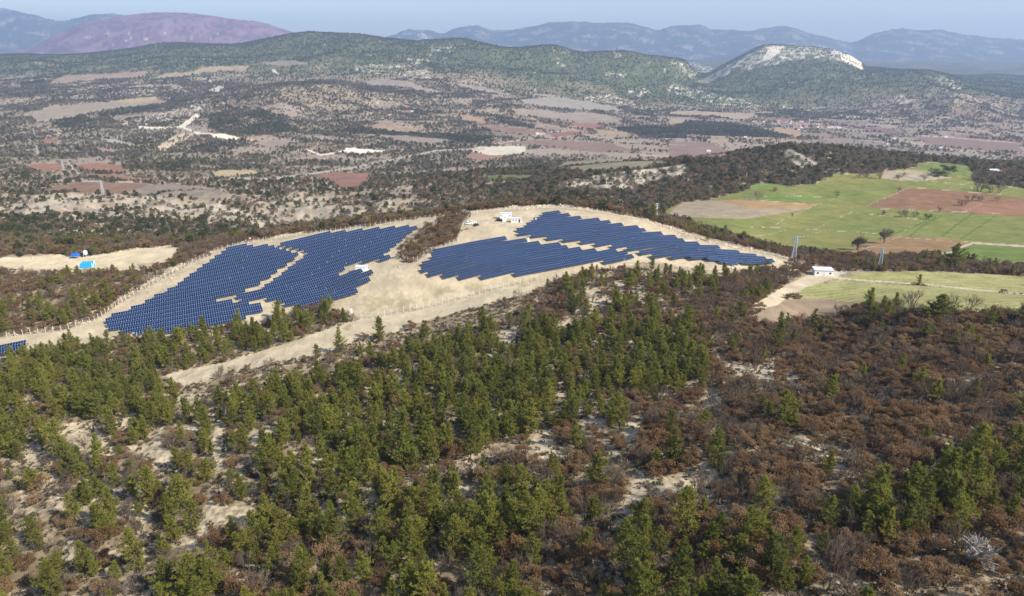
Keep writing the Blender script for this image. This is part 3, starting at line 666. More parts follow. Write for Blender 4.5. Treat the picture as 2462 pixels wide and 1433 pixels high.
M_ROOFW = simple('pale_sheet_roof', (.62, .64, .66), .45, .08, 1)
M_GLASSD = simple('dark_window', (.03, .035, .045), .2, .1, 1, .5)
M_STEEL = simple('galvanised_steel', (.52, .54, .56), .5, .08, 2, .5, .3)
M_CONC = simple('concrete_post', (.66, .60, .49), .9, .08, 2)
M_WIRE = simple('fence_wire', (.42, .40, .36), .7, .05, 2)
M_BLUE = simple('bright_blue_tarp', (.025, .34, .72), .5, .15, .7)
M_DBLUE = simple('dark_blue_tarp', (.02, .12, .50), .5, .15, .7)
M_BLACK = simple('dark_paint', (.02, .022, .026), .3, .1, 1, .5)
M_TYRE = simple('rubber', (.02, .02, .02), .9, .1, 1)
M_RED = simple('red_paint', (.38, .05, .03), .5, .1, 1)
M_TILE = simple('red_roof_tiles', (.36, .15, .09), .85, .2, .8)
M_PLAST = simple('cream_plaster', (.66, .60, .52), .9, .1, .5)
M_PINK = simple('pink_plaster', (.60, .42, .36), .9, .1, .5)
M_ROCK = simple('limestone_rubble', (.50, .425, .31), .95, .22, .35)
M_GREYROCK = simple('grey_rock', (.42, .39, .34), .95, .25, .3)
M_FRAME = simple('aluminium_frame', (.17, .235, .37), .4, .05, 1, .5)
M_RACK = simple('galvanised_rack', (.30, .30, .31), .6, .05, 1, .4)
sm, nt, b = newmat('photovoltaic_glass')
oi = N_(nt, 'ShaderNodeAttribute'); oi.attribute_name = 'shade'
r1 = N_(nt, 'ShaderNodeValToRGB')
r1.color_ramp.elements[0].color = (.003, .010, .036, 1); r1.color_ramp.elements[1].color = (.005, .018, .064, 1)
ob = N_(nt, 'ShaderNodeObjectInfo'); ad = N_(nt, 'ShaderNodeMath'); ad.operation = 'MULTIPLY_ADD'; ad.inputs[1].default_value = .5
nt.links.new(oi.outputs['Fac'], ad.inputs[0]); m2_ = N_(nt, 'ShaderNodeMath'); m2_.operation = 'MULTIPLY'; m2_.inputs[1].default_value = .5
nt.links.new(ob.outputs['Random'], m2_.inputs[0]); nt.links.new(m2_.outputs[0], ad.inputs[2])
nt.links.new(ad.outputs[0], r1.inputs[0]); nt.links.new(r1.outputs[0], b.inputs['Base Color'])
b.inputs['Roughness'].default_value = .22; b.inputs['Specular IOR Level'].default_value = .10
M_PV = sm

# ------------------------------------------------------------------ object helpers
def ordi(n):
    a = 'zeroth first second third fourth fifth sixth seventh eighth ninth tenth eleventh twelfth thirteenth fourteenth fifteenth sixteenth seventeenth eighteenth nineteenth'.split()
    if n < 20: return a[n]
    t = {2: 'twenty', 3: 'thirty', 4: 'forty', 5: 'fifty', 6: 'sixty'}[n // 10]
    return t + '-' + a[n % 10] if n % 10 else {20: 'twentieth', 30: 'thirtieth', 40: 'fortieth', 50: 'fiftieth', 60: 'sixtieth'}[n]
def tell_apart(items):
    """items: (object, px). Where several share a label, say which by counting from the left"""
    by = {}
    for o_, x_ in items: by.setdefault(o_['label'], []).append((x_, o_.name, o_))
    for lb, v in by.items():
        if len(v) > 1:
            for i_, (_, _, o_) in enumerate(sorted(v, key=lambda q: (q[0], q[1]))): o_['label'] = f"{lb}, {ordi(i_ + 1)} from left"
def tag(o, label=None, cat=None, group=None, kind=None):
    if label: o['label'] = label
    if cat: o['category'] = cat
    if group: o['group'] = group
    if kind: o['kind'] = kind
    return o
def empty(name, loc, rz=0.0):
    o = bpy.data.objects.new(name, None); C.objects.link(o)
    o.location = loc; o.rotation_euler = (0, 0, rz); o.empty_display_size = .3
    return o
def mesh_np(name, V, Fc, mats, midx=None, shade=None, smooth_=False):
    me = bpy.data.meshes.new(name)
    V = np.asarray(V, np.float32); Fc = np.asarray(Fc, np.int32)
    nf, k_ = Fc.shape
    me.vertices.add(len(V)); me.vertices.foreach_set('co', V.ravel())
    me.loops.add(nf * k_); me.loops.foreach_set('vertex_index', Fc.ravel())
    me.polygons.add(nf); me.polygons.foreach_set('loop_start', np.arange(0, nf * k_, k_, dtype=np.int32))
    for m_ in mats: me.materials.append(m_)
    if midx is not None: me.polygons.foreach_set('material_index', np.asarray(midx, np.int32))
    if shade is not None:
        a = me.attributes.new('shade', 'FLOAT', 'FACE'); a.data.foreach_set('value', np.asarray(shade, np.float32))
    me.update(calc_edges=True)
    me.polygons.foreach_set('use_smooth', np.full(nf, smooth_, bool))
    return me
def obj(name, me, parent=None, loc=None):
    o = bpy.data.objects.new(name, me); C.objects.link(o)
    if parent is not None: o.parent = parent
    if loc is not None: o.location = loc
    return o
class MB:
    """collects boxes, bars and prisms into one mesh of quads"""
    def __init__(s): s.v = []; s.f = []
    def hexa(s, c):
        n = len(s.v); s.v += [tuple(p) for p in c]
        s.f += [(n, n + 3, n + 2, n + 1), (n + 4, n + 5, n + 6, n + 7), (n, n + 1, n + 5, n + 4), (n + 1, n + 2, n + 6, n + 5), (n + 2, n + 3, n + 7, n + 6), (n + 3, n, n + 4, n + 7)]
    def box(s, x0, x1, y0, y1, z0, z1, taper=0.0):
        t = taper
        s.hexa([(x0, y0, z0), (x1, y0, z0), (x1, y1, z0), (x0, y1, z0), (x0 + t, y0 + t, z1), (x1 - t, y0 + t, z1), (x1 - t, y1 - t, z1), (x0 + t, y1 - t, z1)])
        return s
    def bar(s, a, b_, r, r2=None):
        a = Vector(a); b_ = Vector(b_); r2 = r if r2 is None else r2
        d_ = (b_ - a).normalized(); u = d_.cross(Vector((0, 0, 1)))
        if u.length < 1e-3: u = Vector((1, 0, 0))
        u.normalize(); v = d_.cross(u)
        s.hexa([a + (u * i + v * j) * r for i, j in ((-1, -1), (1, -1), (1, 1), (-1, 1))] + [b_ + (u * i + v * j) * r2 for i, j in ((-1, -1), (1, -1), (1, 1), (-1, 1))])
        return s
    def lathe(s, prof, cx=0, cy=0, n=12):
        base = len(s.v)
        for r, z in prof:
            for i in range(n):
                a = 2 * PI * i / n; s.v.append((cx + r * math.cos(a), cy + r * math.sin(a), z))
        for k_ in range(len(prof) - 1):
            for i in range(n):
                a = base + k_ * n + i; b_ = base + k_ * n + (i + 1) % n
                s.f.append((a, b_, b_ + n, a + n))
        return s
    def wheel(s, c, r, w, n=14):
        base = len(s.v); cx, cy, cz = c
        for r_, dy in ((.02, -w), (r, -w), (r, w), (.02, w)):
            for i in range(n):
                a = 2 * PI * i / n; s.v.append((cx + r_ * math.cos(a), cy + dy, cz + r_ * math.sin(a)))
        for k_ in range(3):
            for i in range(n):
                a = base + k_ * n + i; b_ = base + k_ * n + (i + 1) % n
                s.f.append((a, a + n, b_ + n, b_))
        return s
    def gable(s, x0, x1, y0, y1, z0, z1, over=.4, th=.15):
        x0 -= over; x1 += over; y0 -= over; y1 += over; ym = (y0 + y1) / 2
        s.hexa([(x0, y0, z0), (x1, y0, z0), (x1, ym, z1), (x0, ym, z1), (x0, y0, z0 + th), (x1, y0, z0 + th), (x1, ym, z1 + th), (x0, ym, z1 + th)])
        s.hexa([(x0, ym, z1), (x1, ym, z1), (x1, y1, z0), (x0, y1, z0), (x0, ym, z1 + th), (x1, ym, z1 + th), (x1, y1, z0 + th), (x0, y1, z0 + th)])
        return s
    def mesh(s, name, mat, smooth_=False):
        return mesh_np(name, s.v, s.f, [mat], smooth_=smooth_)
    def build(s, name, mat, parent=None, smooth_=False):
        return obj(name, s.mesh(name, mat, smooth_), parent)

# ------------------------------------------------------------------ terrain objects, cut from one grid along zone borders
q00 = (np.arange(NT - 1)[:, None] * NS + np.arange(NS - 1)[None, :])
zq = ZONE[:-1, :-1].copy()
yq = Y2[:-1, :-1]
zq[(zq == 0) & (yq > 6300)] = -3
zq[(zq == 0) & (yq > 1000)] = -2
allV = np.stack([X2, Y2, ZW], -1).reshape(-1, 3).astype(np.float32)
allC = COL.reshape(-1, 3).astype(np.float32)
def terrain_obj(name, sel, label, kind='structure'):
    q = q00[sel]
    if len(q) == 0: return None
    Fq = np.stack([q, q + 1, q + NS + 1, q + NS], -1)
    used, inv = np.unique(Fq, return_inverse=True)
    me = mesh_np(name, allV[used], inv.reshape(-1, 4), [M_GROUND], smooth_=True)
    a = me.color_attributes.new('Col', 'FLOAT_COLOR', 'POINT')
    a.data.foreach_set('color', np.concatenate([allC[used], np.ones((len(used), 1), np.float32)], 1).ravel())
    o = obj(name, me); tag(o, label, None, None, kind)
    return o
terrain_obj('ground', zq == 0, 'rough brown and pale earth of the near slopes')
terrain_obj('hills', zq == -2, 'scrubby brown and green hills beyond the ravine')
terrain_obj('mountains', zq == -3, 'hazy blue and purple mountains on the skyline')
for zi, (nm, lb) in zones.items():
    terrain_obj(nm, zq == zi, lb)
print('terrain', NT, NS)

# ------------------------------------------------------------------ plant models
def tuft_tris(P, D, L, Wd, n, rng, spread=.8):
    """n pointed leaf triangles round every point P pointing roughly along D"""
    m_ = len(P)
    P = np.repeat(P, n, 0); D = np.repeat(D, n, 0)
    r = rng.normal(size=(m_ * n, 3)); dd = D + r * spread; dd /= np.linalg.norm(dd, axis=1, keepdims=True) + 1e-9
    side = np.cross(dd, rng.normal(size=(m_ * n, 3))); side /= np.linalg.norm(side, axis=1, keepdims=True) + 1e-9
    ln = L * rng.uniform(.6, 1.2, (m_ * n, 1)); wd = Wd * rng.uniform(.7, 1.2, (m_ * n, 1))
    a = P - side * wd * .5; b_ = P + side * wd * .5; c = P + dd * ln
    V = np.stack([a, b_, c], 1).reshape(-1, 3)
    return V, np.arange(len(V)).reshape(-1, 3)
def tube(V, Fc, a, b_, r0, r1, n=5):
    a = np.array(a, float); b_ = np.array(b_, float); d_ = b_ - a; d_ /= np.linalg.norm(d_) + 1e-9
    u = np.cross(d_, (0.3, .2, .9)); u /= np.linalg.norm(u) + 1e-9; v = np.cross(d_, u)
    base = len(V)
    for c, r in ((a, r0), (b_, r1)):
        for i in range(n):
            an = 2 * PI * i / n; V.append(c + (u * math.cos(an) + v * math.sin(an)) * r)
    for i in range(n):
        j = (i + 1) % n
        Fc.append((base + i, base + j, base + n + j)); Fc.append((base + i, base + n + j, base + n + i))
def make_pine(seed, H=9.0, R=2.9, full=1.0, lean=0.0):
    rng = np.random.default_rng(seed)
    TV, TF = [], []
    bend = rng.normal(0, .25, 2)
    def axis(f): return np.array([bend[0] * f * f * 1.5 + lean * f, bend[1] * f * f * 1.5, H * f])
    for i in range(6):
        f0, f1 = i / 6, (i + 1) / 6
        tube(TV, TF, axis(f0) - (np.array([0, 0, .6]) if i == 0 else 0), axis(f1), .17 * (1 - f0) + .025, .17 * (1 - f1) + .02, 6)
    P, D, SH = [], [], []
    nw = int(12 * full) + 4
    for wv in range(nw):
        f = .10 + .88 * (wv + rng.uniform(-.2, .2)) / nw
        rad = R * 1.08 * (1 - f ** 1.08) ** .78 * rng.uniform(.55, 1.2) * (1 if f > .2 else .8) + .15
        nb = rng.integers(4, 7)
        a0 = rng.uniform(0, 2 * PI)
        for b_ in range(nb):
            if rng.random() < .10: continue
            an = a0 + 2 * PI * b_ / nb + rng.normal(0, .2)
            rr = rad * rng.uniform(.55, 1.2) * (1 + .25 * math.sin(an + seed)); up = rng.uniform(.1, .45) + .75 * f
            st = axis(f); dirv = np.array([math.cos(an), math.sin(an), up]); dirv /= np.linalg.norm(dirv)
            end = st + dirv * rr + np.array([0, 0, .12 * rr * rr * .3])
            tube(TV, TF, st, st + (end - st) * .85, .045 * (1 - f) + .015, .012, 3)
            nt_ = max(3, int(rr * 4.2))
            bs = rng.uniform(0, 1)
            for k_ in range(nt_):
                g = .22 + .8 * (k_ + rng.uniform(0, 1)) / nt_
                side = np.array([-math.sin(an), math.cos(an), 0]) * rng.normal(0, .21) * rr * .55 * min(1, g + .2)
                P.append(st + (end - st) * g + side + np.array([0, 0, rng.normal(0, .06)])); D.append(dirv * .7 + np.array([0, 0, .75])); SH.append(bs * .5 + rng.uniform(0, .5))
    for k_ in range(5):
        P.append(axis(1.0) + np.array([0, 0, -.15 * k_])); D.append(np.array([0, 0, 1.])); SH.append(.8)
    P = np.array(P); D = np.array(D)
    V, Fc = tuft_tris(P, D, .54, .14, 9, rng, .75)
    shade = np.clip(np.repeat(SH, 9) + rng.normal(0, .12, len(SH) * 9), 0, 1)
    trunk = mesh_np('trunk', TV, TF, [M_BARK]); crown = mesh_np('crown', V, Fc, [M_PINE], shade=shade)
    return crown, trunk
def make_oak(seed, H=2.8, R=1.9, leaf=.16, nl=3700):
    rng = np.random.default_rng(seed)
    TV, TF = [], []
    nlobe = rng.integers(10, 17)
    lob = []
    for i in range(nlobe):
        an = rng.uniform(0, 2 * PI); rr = R * math.sqrt(rng.uniform(.02, .8)); hz = H * rng.uniform(.35, .85) * (1 - .25 * rr / R)
        c = np.array([rr * math.cos(an), rr * math.sin(an), hz]); lob.append((c, R * rng.uniform(.20, .38), rng.uniform(0, 1)))
        mid = c * .5 + np.array([0, 0, -.1]); tube(TV, TF, (c[0] * .08, c[1] * .08, -.4), mid, .06, .035, 4); tube(TV, TF, mid, c, .035, .012, 4)
        for q_ in range(7):
            d_ = rng.normal(size=3); d_[2] = abs(d_[2]); d_ /= np.linalg.norm(d_); tube(TV, TF, c * .8, c + d_ * lob[-1][1] * 1.15, .016, .008, 3)
    P, D, SH = [], [], []
    per = nl // nlobe // 3
    for c, r, sh in lob:
        d_ = rng.normal(size=(per, 3)); d_ /= np.linalg.norm(d_, axis=1, keepdims=True)
        d_[:, 2] = np.where(d_[:, 2] < -.2, -d_[:, 2], d_[:, 2])
        rad = r * rng.uniform(.1, 1.35, (per, 1)) ** .8
        cl_ = rng.normal(0, .07, (per, 3))
        P.append(c + d_ * rad * np.array([1, 1, .8]) + cl_); D.append(d_ * .6 + np.array([0, 0, .2])); SH.append(np.clip(sh * .55 + rng.uniform(0, .45, per), 0, 1))
    P = np.concatenate(P); D = np.concatenate(D); SH = np.concatenate(SH)
    V, Fc = tuft_tris(P, D, leaf, leaf * .75, 3, rng, 1.1)
    return mesh_np('crown', V, Fc, [M_OAK], shade=np.repeat(SH, 3)), mesh_np('stem', TV, TF, [M_BARK])
def make_bare(seed, H=4.0, R=1.9, levels=4, tree=False, mat=None, thick=1.0):
    rng = np.random.default_rng(seed)
    TV, TF, CV, CF = [], [], [], []
    def grow(p, d_, L, r, lv):
        e = p + d_ * L
        if lv <= 1: tube(TV, TF, p, e, r, r * .65, 5)
        else:
            tube(CV, CF, p, e, r, r * .55, 3)
        if lv >= levels: return
        n = (rng.integers(3, 5) if lv < 2 else rng.integers(3, 6)) + (3 if tree and lv < 2 else 0)
        for i in range(n):
            q_ = d_ + rng.normal(0, .55, 3) * (1.0 if lv else .9); q_[2] = q_[2] * .8 + .22
            q_ /= np.linalg.norm(q_)
            st = p + d_ * L * rng.uniform(.45, 1.0)
            grow(st, q_, L * rng.uniform(.55, .85), max(r * .55, .010 * thick), lv + 1)
    if tree:
        grow(np.array([0, 0, -.4]), np.array([0, 0, 1.]), H * .24, .13 * thick, 0)
    else:
        for i in range(5):
            a = rng.uniform(0, 2 * PI); d_ = np.array([math.cos(a) * .45, math.sin(a) * .45, 1]); d_ /= np.linalg.norm(d_)
            grow(np.array([math.cos(a) * .12, math.sin(a) * .12, -.3]), d_, H * .38, .045 * thick, 1)
    CV = np.array(CV); TV = np.array(TV) if len(TV) else np.zeros((0, 3))
    hx = max(np.percentile(np.abs(CV[:, 0]), 97), np.percentile(np.abs(CV[:, 1]), 97)); hz = np.percentile(CV[:, 2], 99)
    sc_ = np.array([R / hx, R / hx, H / hz])
    sh = np.repeat(rng.uniform(0, 1, len(CF) // 6 + 1), 6)[:len(CF)]
    cr_ = mesh_np('crown', CV * sc_, CF, [mat or M_TWIG], shade=sh)
    tr_ = mesh_np('trunk', TV * sc_, TF, [M_BARK])
    return cr_, tr_
def make_bush(seed, mat, R=1.0, H=1.2, n=90, conic=0.0, tri=.55):
    """low detail far plant, about 1 unit high"""
    rng = np.random.default_rng(seed)
    z = rng.uniform(0.03, 1, n); a = rng.uniform(0, 2 * PI, n)
    prof = np.sqrt(np.clip(1 - (z * 1.6 - .6) ** 2 * (1 - conic), 0, 1)) * (1 - conic) + (1 - z) ** .8 * conic
    r = R * prof * rng.uniform(.55, 1.05, n) * (1 + .2 * np.sin(3 * a + seed))
    P = np.stack([r * np.cos(a), r * np.sin(a), z * H * .95], 1)
    D = np.stack([np.cos(a) * .7, np.sin(a) * .7, .5 + z * .8], 1)
    V, Fc = tuft_tris(P, D, tri, tri * .75, 3, rng, .6)
    return mesh_np('crown', V, Fc, [mat], shade=np.repeat(rng.uniform(0, 1, n), 3))
PINES = [make_pine(100 + i, 6.8 + .45 * (i % 3), [2.2, 2.8, 2.4, 3.1, 2.0, 2.7, 2.4][i], [1.0, 1.1, .9, 1.0, 1.2, .75, 1.05][i], [0, .3, -.3, 0, .2, -.5, 0][i]) for i in range(7)]
OAKS = [make_oak(200 + i, [2.6, 3.2, 2.2, 3.6, 2.8][i], [1.9, 1.7, 2.0, 2.1, 1.6][i]) for i in range(5)]
BARES = [make_bare(300 + i, [3.2, 4.2, 2.6, 3.8][i], [1.7, 1.9, 1.8, 1.5][i], 4, thick=1.5) for i in range(4)]
BTREES = [make_bare(320 + i, [9.0, 8.0, 7.0][i], [4.8, 3.9, 4.2][i], 5, True, thick=1.7) for i in range(3)]
BUSH_D = [make_bush(400 + i, M_PINED, .48, 1.0, 90, c, .2) for i, c in enumerate((.2, .55, .8, .4))]
BUSH_G = [make_bush(410 + i, M_FARGREY, .62, .95, 90, 0, .2) for i in range(3)]
BUSH_O = [make_bush(420 + i, M_OAK, .66, .85, 80, 0, .22) for i in range(3)]
PINE_L = [make_bush(430 + i, M_PINE, .34, 1.0, 160, .9, .13) for i in range(3)]

# ------------------------------------------------------------------ scatter stuff by geometry nodes
def instancer(name, pts, scl, rot, idx, models, label, cat=None):
    """one 'stuff' object: the plants nobody could count"""
    me = bpy.data.meshes.new(name)
    me.vertices.add(len(pts)); me.vertices.foreach_set('co', np.asarray(pts, np.float32).ravel())
    for nm, typ, arr in (('scl', 'FLOAT', scl), ('rot', 'FLOAT', rot), ('idx', 'INT', idx)):
        a = me.attributes.new(nm, typ, 'POINT'); a.data.foreach_set('value', np.asarray(arr, np.float32 if typ == 'FLOAT' else np.int32))
    o = obj(name, me)
    col = bpy.data.collections.new(name + '_models')
    for i, mm in enumerate(models):
        if isinstance(mm, tuple):
            import bmesh
            bm = bmesh.new(); bm.from_mesh(mm[0]); bm.from_mesh(mm[1])
            j = bpy.data.meshes.new('model'); n0 = len(mm[0].polygons)
            for p in bm.faces: p.material_index = 0
            bm.faces.ensure_lookup_table()
            for k_ in range(n0, len(bm.faces)): bm.faces[k_].material_index = 1
            bm.to_mesh(j); bm.free()
            j.materials.append(mm[0].materials[0]); j.materials.append(mm[1].materials[0]); mm = j
        col.objects.link(bpy.data.objects.new('m%02d' % i, mm))
    ng = bpy.data.node_groups.new(name, 'GeometryNodeTree')
    ng.interface.new_socket('Geometry', in_out='INPUT', socket_type='NodeSocketGeometry')
    ng.interface.new_socket('Geometry', in_out='OUTPUT', socket_type='NodeSocketGeometry')
    gi = ng.nodes.new('NodeGroupInput'); go = ng.nodes.new('NodeGroupOutput')
    ci = ng.nodes.new('GeometryNodeCollectionInfo'); ci.inputs['Collection'].default_value = col; ci.inputs['Separate Children'].default_value = True; ci.inputs['Reset Children'].default_value = True
    iop = ng.nodes.new('GeometryNodeInstanceOnPoints'); iop.inputs['Pick Instance'].default_value = True
    def attr(n_, t_):
        x = ng.nodes.new('GeometryNodeInputNamedAttribute'); x.data_type = t_; x.inputs['Name'].default_value = n_
        return [s_ for s_ in x.outputs if s_.enabled and s_.name == 'Attribute'][0]
    cx = ng.nodes.new('ShaderNodeCombineXYZ'); ng.links.new(attr('rot', 'FLOAT'), cx.inputs['Z'])
    ng.links.new(gi.outputs[0], iop.inputs['Points']); ng.links.new(ci.outputs[0], iop.inputs['Instance'])
    ng.links.new(attr('idx', 'INT'), iop.inputs['Instance Index']); ng.links.new(cx.outputs[0], iop.inputs['Rotation']); ng.links.new(attr('scl', 'FLOAT'), iop.inputs['Scale'])
    ng.links.new(iop.outputs[0], go.inputs[0])
    md = o.modifiers.new('scatter', 'NODES'); md.node_group = ng
    tag(o, label, cat, None, 'stuff')
    return o

def sample(density, cap=None, margin=0.004):
    """random places with the given number per square metre, only where the terrain can be seen"""
    near_vis = WT >= CM - margin
    e = density * AREA * near_vis
    if cap and e.sum() > cap: e = e * (cap / e.sum())
    n_ = RNG.poisson(e)
    j, i = np.nonzero(n_)
    c = n_[j, i]; j = np.repeat(j, c); i = np.repeat(i, c)
    t = t_ax[j] + (RNG.random(len(j)) - .5) * dT[j, 0]; s = s_ax[i] + (RNG.random(len(j)) - .5) * dS
    y = np.exp(t); x = s * y
    return np.stack([x, y, ground_z_arr(x, y)], 1), j, i
inwin = (PX > -380) & (PX < 2840) & (PY < 1700)
def dens_poly(poly, v, base, replace=True):
    m = mask_poly(poly, vis=False)
    m &= (WT >= CM - .02)
    base[m] = v
    return base
ON0 = ((ZONE == 0)).astype(float)
D_pine = np.zeros((NT, NS)); D_oak = np.zeros((NT, NS)); D_grey = np.zeros((NT, NS))
nearm = (Y2 < 330)
D_oak[nearm] = 1 / 14; D_grey[nearm] = 1 / 40; D_pine[nearm] = 1 / 60
R1 = [(1640,760),(1760,770),(1850,780),(2462,715),(2700,700),(2700,1500),(1000,1500),(1350,1250),(1500,1100),(1600,950),(1620,850)]
dens_poly(R1, 1 / 7.5, D_oak); dens_poly(R1, 1 / 17, D_grey); dens_poly(R1, 1 / 240, D_pine)
P2 = [(-100,1000),(400,1000),(900,1100),(1000,1250),(900,1500),(-100,1500)]
dens_poly(P2, 1 / 36, D_pine); dens_poly(P2, 1 / 60, D_oak); dens_poly(P2, 1 / 45, D_grey)
P1 = [(-100,870),(60,860),(250,812),(420,806),(560,796),(640,745),(800,745),(795,792),(600,852),(430,884),(385,905),(440,940),(560,905),(800,850),(960,795),(1100,730),(1250,708),(1300,655),(1400,655),(1480,650),(1560,650),(1700,672),(1760,662),(1800,650),(1830,660),(1800,700),(1700,740),(1650,800),(1690,880),(1690,940),(1500,960),(1450,1010),(1300,1050),(1100,1110),(1000,1150),(800,1150),(640,1130),(400,1020),(160,1000),(-100,1100)]
dens_poly(P1, 1 / 15, D_pine); dens_poly(P1, 1 / 60, D_oak); dens_poly(P1, 1 / 80, D_grey)
PM = [(1290,655),(1500,650),(1700,672),(1790,680),(1700,740),(1640,800),(1450,800),(1300,790),(1180,800),(1180,740)]
dens_poly(PM, 1 / 62, D_pine); dens_poly(PM, 1 / 26, D_oak); dens_poly(PM, 1 / 30, D_grey)
dens_poly([(640,745),(800,745),(795,792),(600,852),(380,900),(250,880),(250,815),(560,800)], 1 / 24, D_pine)
P3 = [(550,1240),(1000,1210),(1300,1230),(1500,1230),(1900,1300),(2000,1500),(400,1500)]
dens_poly(P3, 1 / 19, D_pine); dens_poly(P3, 1 / 12, D_oak)
P4 = [(1900,1290),(2000,1230),(2150,1170),(2300,1110),(2600,1050),(2600,1230),(2300,1290),(2050,1340),(1960,1340)]
dens_poly(P4, 1 / 18, D_pine)
L1 = [(-100,650),(400,625),(440,630),(330,700),(225,768),(130,790),(-100,800)]
dens_poly(L1, 1 / 75, D_pine); dens_poly(L1, 1 / 16, D_oak); dens_poly(L1, 1 / 22, D_grey)
dens_poly([(60,740),(250,680),(240,760),(120,800),(60,800)], 1 / 45, D_pine)
BELT = [(-100,560),(500,565),(640,552),(840,528),(1100,492),(1230,472),(1330,470),(1500,472),(1560,490),(1640,520),(1700,545),(1780,572),(1900,606),(2050,610),(2150,610),(2240,616),(2300,622),(2600,645),(2600,678),(2200,655),(2020,652),(1950,642),(1905,622),(1780,590),(1640,555),(1560,525),(1440,502),(1330,489),(1230,495),(1060,515),(850,545),(600,575),(450,635),(400,620),(-100,612)]
bm_ = mask_poly(BELT, vis=False) & (Y2 < 560) & (Y2 > 330)
D_oak[bm_] = 1 / 14; D_grey[bm_] = 1 / 14; D_pine[bm_] = 1 / 140
bb = (Y2 > 425) & (Y2 < 560) & (PXb > 900) & (PXb < 1640) & (ZONE == 0)
D_oak[bb] = 1 / 14; D_grey[bb] = 1 / 12; D_pine[bb] = 1 / 200
pb = mask_poly([(1640,525),(1700,530),(1770,552),(1790,580),(1700,580),(1640,556)], vis=False) & (Y2 > 330) & (Y2 < 560); D_pine[pb] = 1 / 35
pb = mask_poly([(150,570),(240,560),(250,612),(170,618)], vis=False) & (Y2 < 560); D_pine[pb] = 1 / 45
tb_ = mask_poly([(385,905),(400,945),(470,985),(620,950),(820,905),(1000,850),(1170,785),(1300,745),(1310,690),(1150,715),(860,770),(550,870)], vis=False)
D_pine[tb_] *= .04; D_oak[tb_] *= .35; D_grey[tb_] *= .5
D_oak[inner] = 1 / 8; D_grey[inner] = 1 / 22; D_pine[inner] = 0
# thicker growth round the right end of the farm
rb = mask_poly([(1740,680),(1800,655),(1890,632),(1950,640),(1940,668),(1880,690),(1830,722),(1740,762),(1660,780),(1640,740)], vis=False) & (Y2 < 420)
D_grey[rb] = 1 / 7; D_oak[rb] = 1 / 16; D_pine[rb] = 1 / 120
br = mask_poly([(1990,760),(2100,728),(2200,715),(2700,700),(2700,760),(2400,770),(2100,780)], vis=False) & (Y2 < 330)
D_grey[br] = 1 / 10; D_oak[br] = 1 / 9; D_pine[br] = 1 / 90
dt_ = mask_poly([(2210,1290),(2430,1290),(2450,1500),(2180,1500)], vis=False); D_pine[dt_] = 0; D_oak[dt_] *= .5; D_grey[dt_] *= .4
clump = np.clip(1 + 1.6 * fbm(X2, Y2, 22, 3, off=61), .1, 2.4); clump2 = np.clip(1 + 2.2 * fbm(X2, Y2, 15, 3, off=71), .05, 2.6)
keep = VEG * ((ZONE == 0) | inner) * inwin
D_pine *= clump * keep; D_oak *= clump2 * keep; D_grey *= (2 - clump2).clip(.2, 2) * keep
PINES_AT, _, _ = sample(D_pine, margin=.03)
OAKS_AT, _, _ = sample(D_oak, margin=.012)
GREY_AT, _, _ = sample(D_grey, margin=.012)
def thin(P, r):
    """drop plants that stand closer than r to one already kept"""
    cell_ = {}; keep_ = []
    for i, (x, y, z) in enumerate(P):
        a, b_ = int(x // r), int(y // r); ok = True
        for da in (-1, 0, 1):
            for db in (-1, 0, 1):
                for j in cell_.get((a + da, b_ + db), ()):
                    if (P[j][0] - x) ** 2 + (P[j][1] - y) ** 2 < r * r: ok = False; break
                if not ok: break
            if not ok: break
        if ok: cell_.setdefault((a, b_), []).append(i); keep_.append(i)
    return P[keep_]
PINES_AT = thin(PINES_AT, 2.4); OAKS_AT = thin(OAKS_AT, 1.5); GREY_AT = thin(GREY_AT, 1.6)
print('pines', len(PINES_AT), 'oaks', len(OAKS_AT), 'grey', len(GREY_AT))
BAREidx = BARE
def grid_val(G, P):
    i = np.clip(np.round((P[:, 0] / P[:, 1] - s_ax[0]) / dS).astype(int), 0, NS - 1)
    j = np.clip(np.searchsorted(t_ax, np.log(P[:, 1])), 0, NT - 1)
    return G[j, i]
def place_words(px, py, kind):
    if py < 640 and px < 700: return 'near the blue tarps at the left' if px < 400 else 'behind the fence of the solar farm'
    if 950 < px < 1140 and 505 < py < 640: return 'inside the fenced island of scrub'
    if py < 560: return 'on the brow behind the solar farm'
    if px < 260 and py < 800: return 'outside the fence left of the panels'
    if px > 1600 and py < 700: return 'in the belt beside the green fields'
    if px < 820 and py < 880: return 'between lower panels and dirt track'
    if px < 500 and py < 1010: return 'left of the dirt track end'
    if px < 900 and py < 1000: return 'below the dirt track'
    if px > 1900 and py < 860: return 'at the crest under the crop strips'
    if px > 1650 and py < 900: return 'on the upper part of the brown slope'
    if px > 1300 and py < 820: return 'among chalky gullies under the solar farm'
    if py < 1000: return 'in the dense wood of the middle slope'
    if px < 450: return 'among chalky patches in the lower left' if py < 1250 else 'in the bottom left corner'
    if px < 950: return 'on the lower left slope' if py < 1230 else 'along the bottom edge left of middle'
    if px < 1500: return 'beside bare patches on the middle slope' if py < 1230 else 'at the middle of the bottom edge'
    if px < 2000: return 'on the lower brown slope' if py < 1230 else 'along the bottom edge right of middle'
    return 'on the right brown slope' if py < 1130 else 'in the bottom right corner'
def split_largest(P, size, n=300):
    px, py = project(P[:, 0] / P[:, 1], (P[:, 2] - ZC) / P[:, 1])
    dist = np.linalg.norm(P - np.array([0, 0, ZC]), axis=1)
    score = size / dist * ((px > 20) & (px < 2440) & (py < 1480) & (py > 0))
    cm = grid_val(CM, P); wt = (P[:, 2] - ZC) / P[:, 1]
    score *= (wt > cm - .006)
    o = np.argsort(-score); big = np.zeros(len(P), bool); big[o[:n]] = True
    return big, px, py
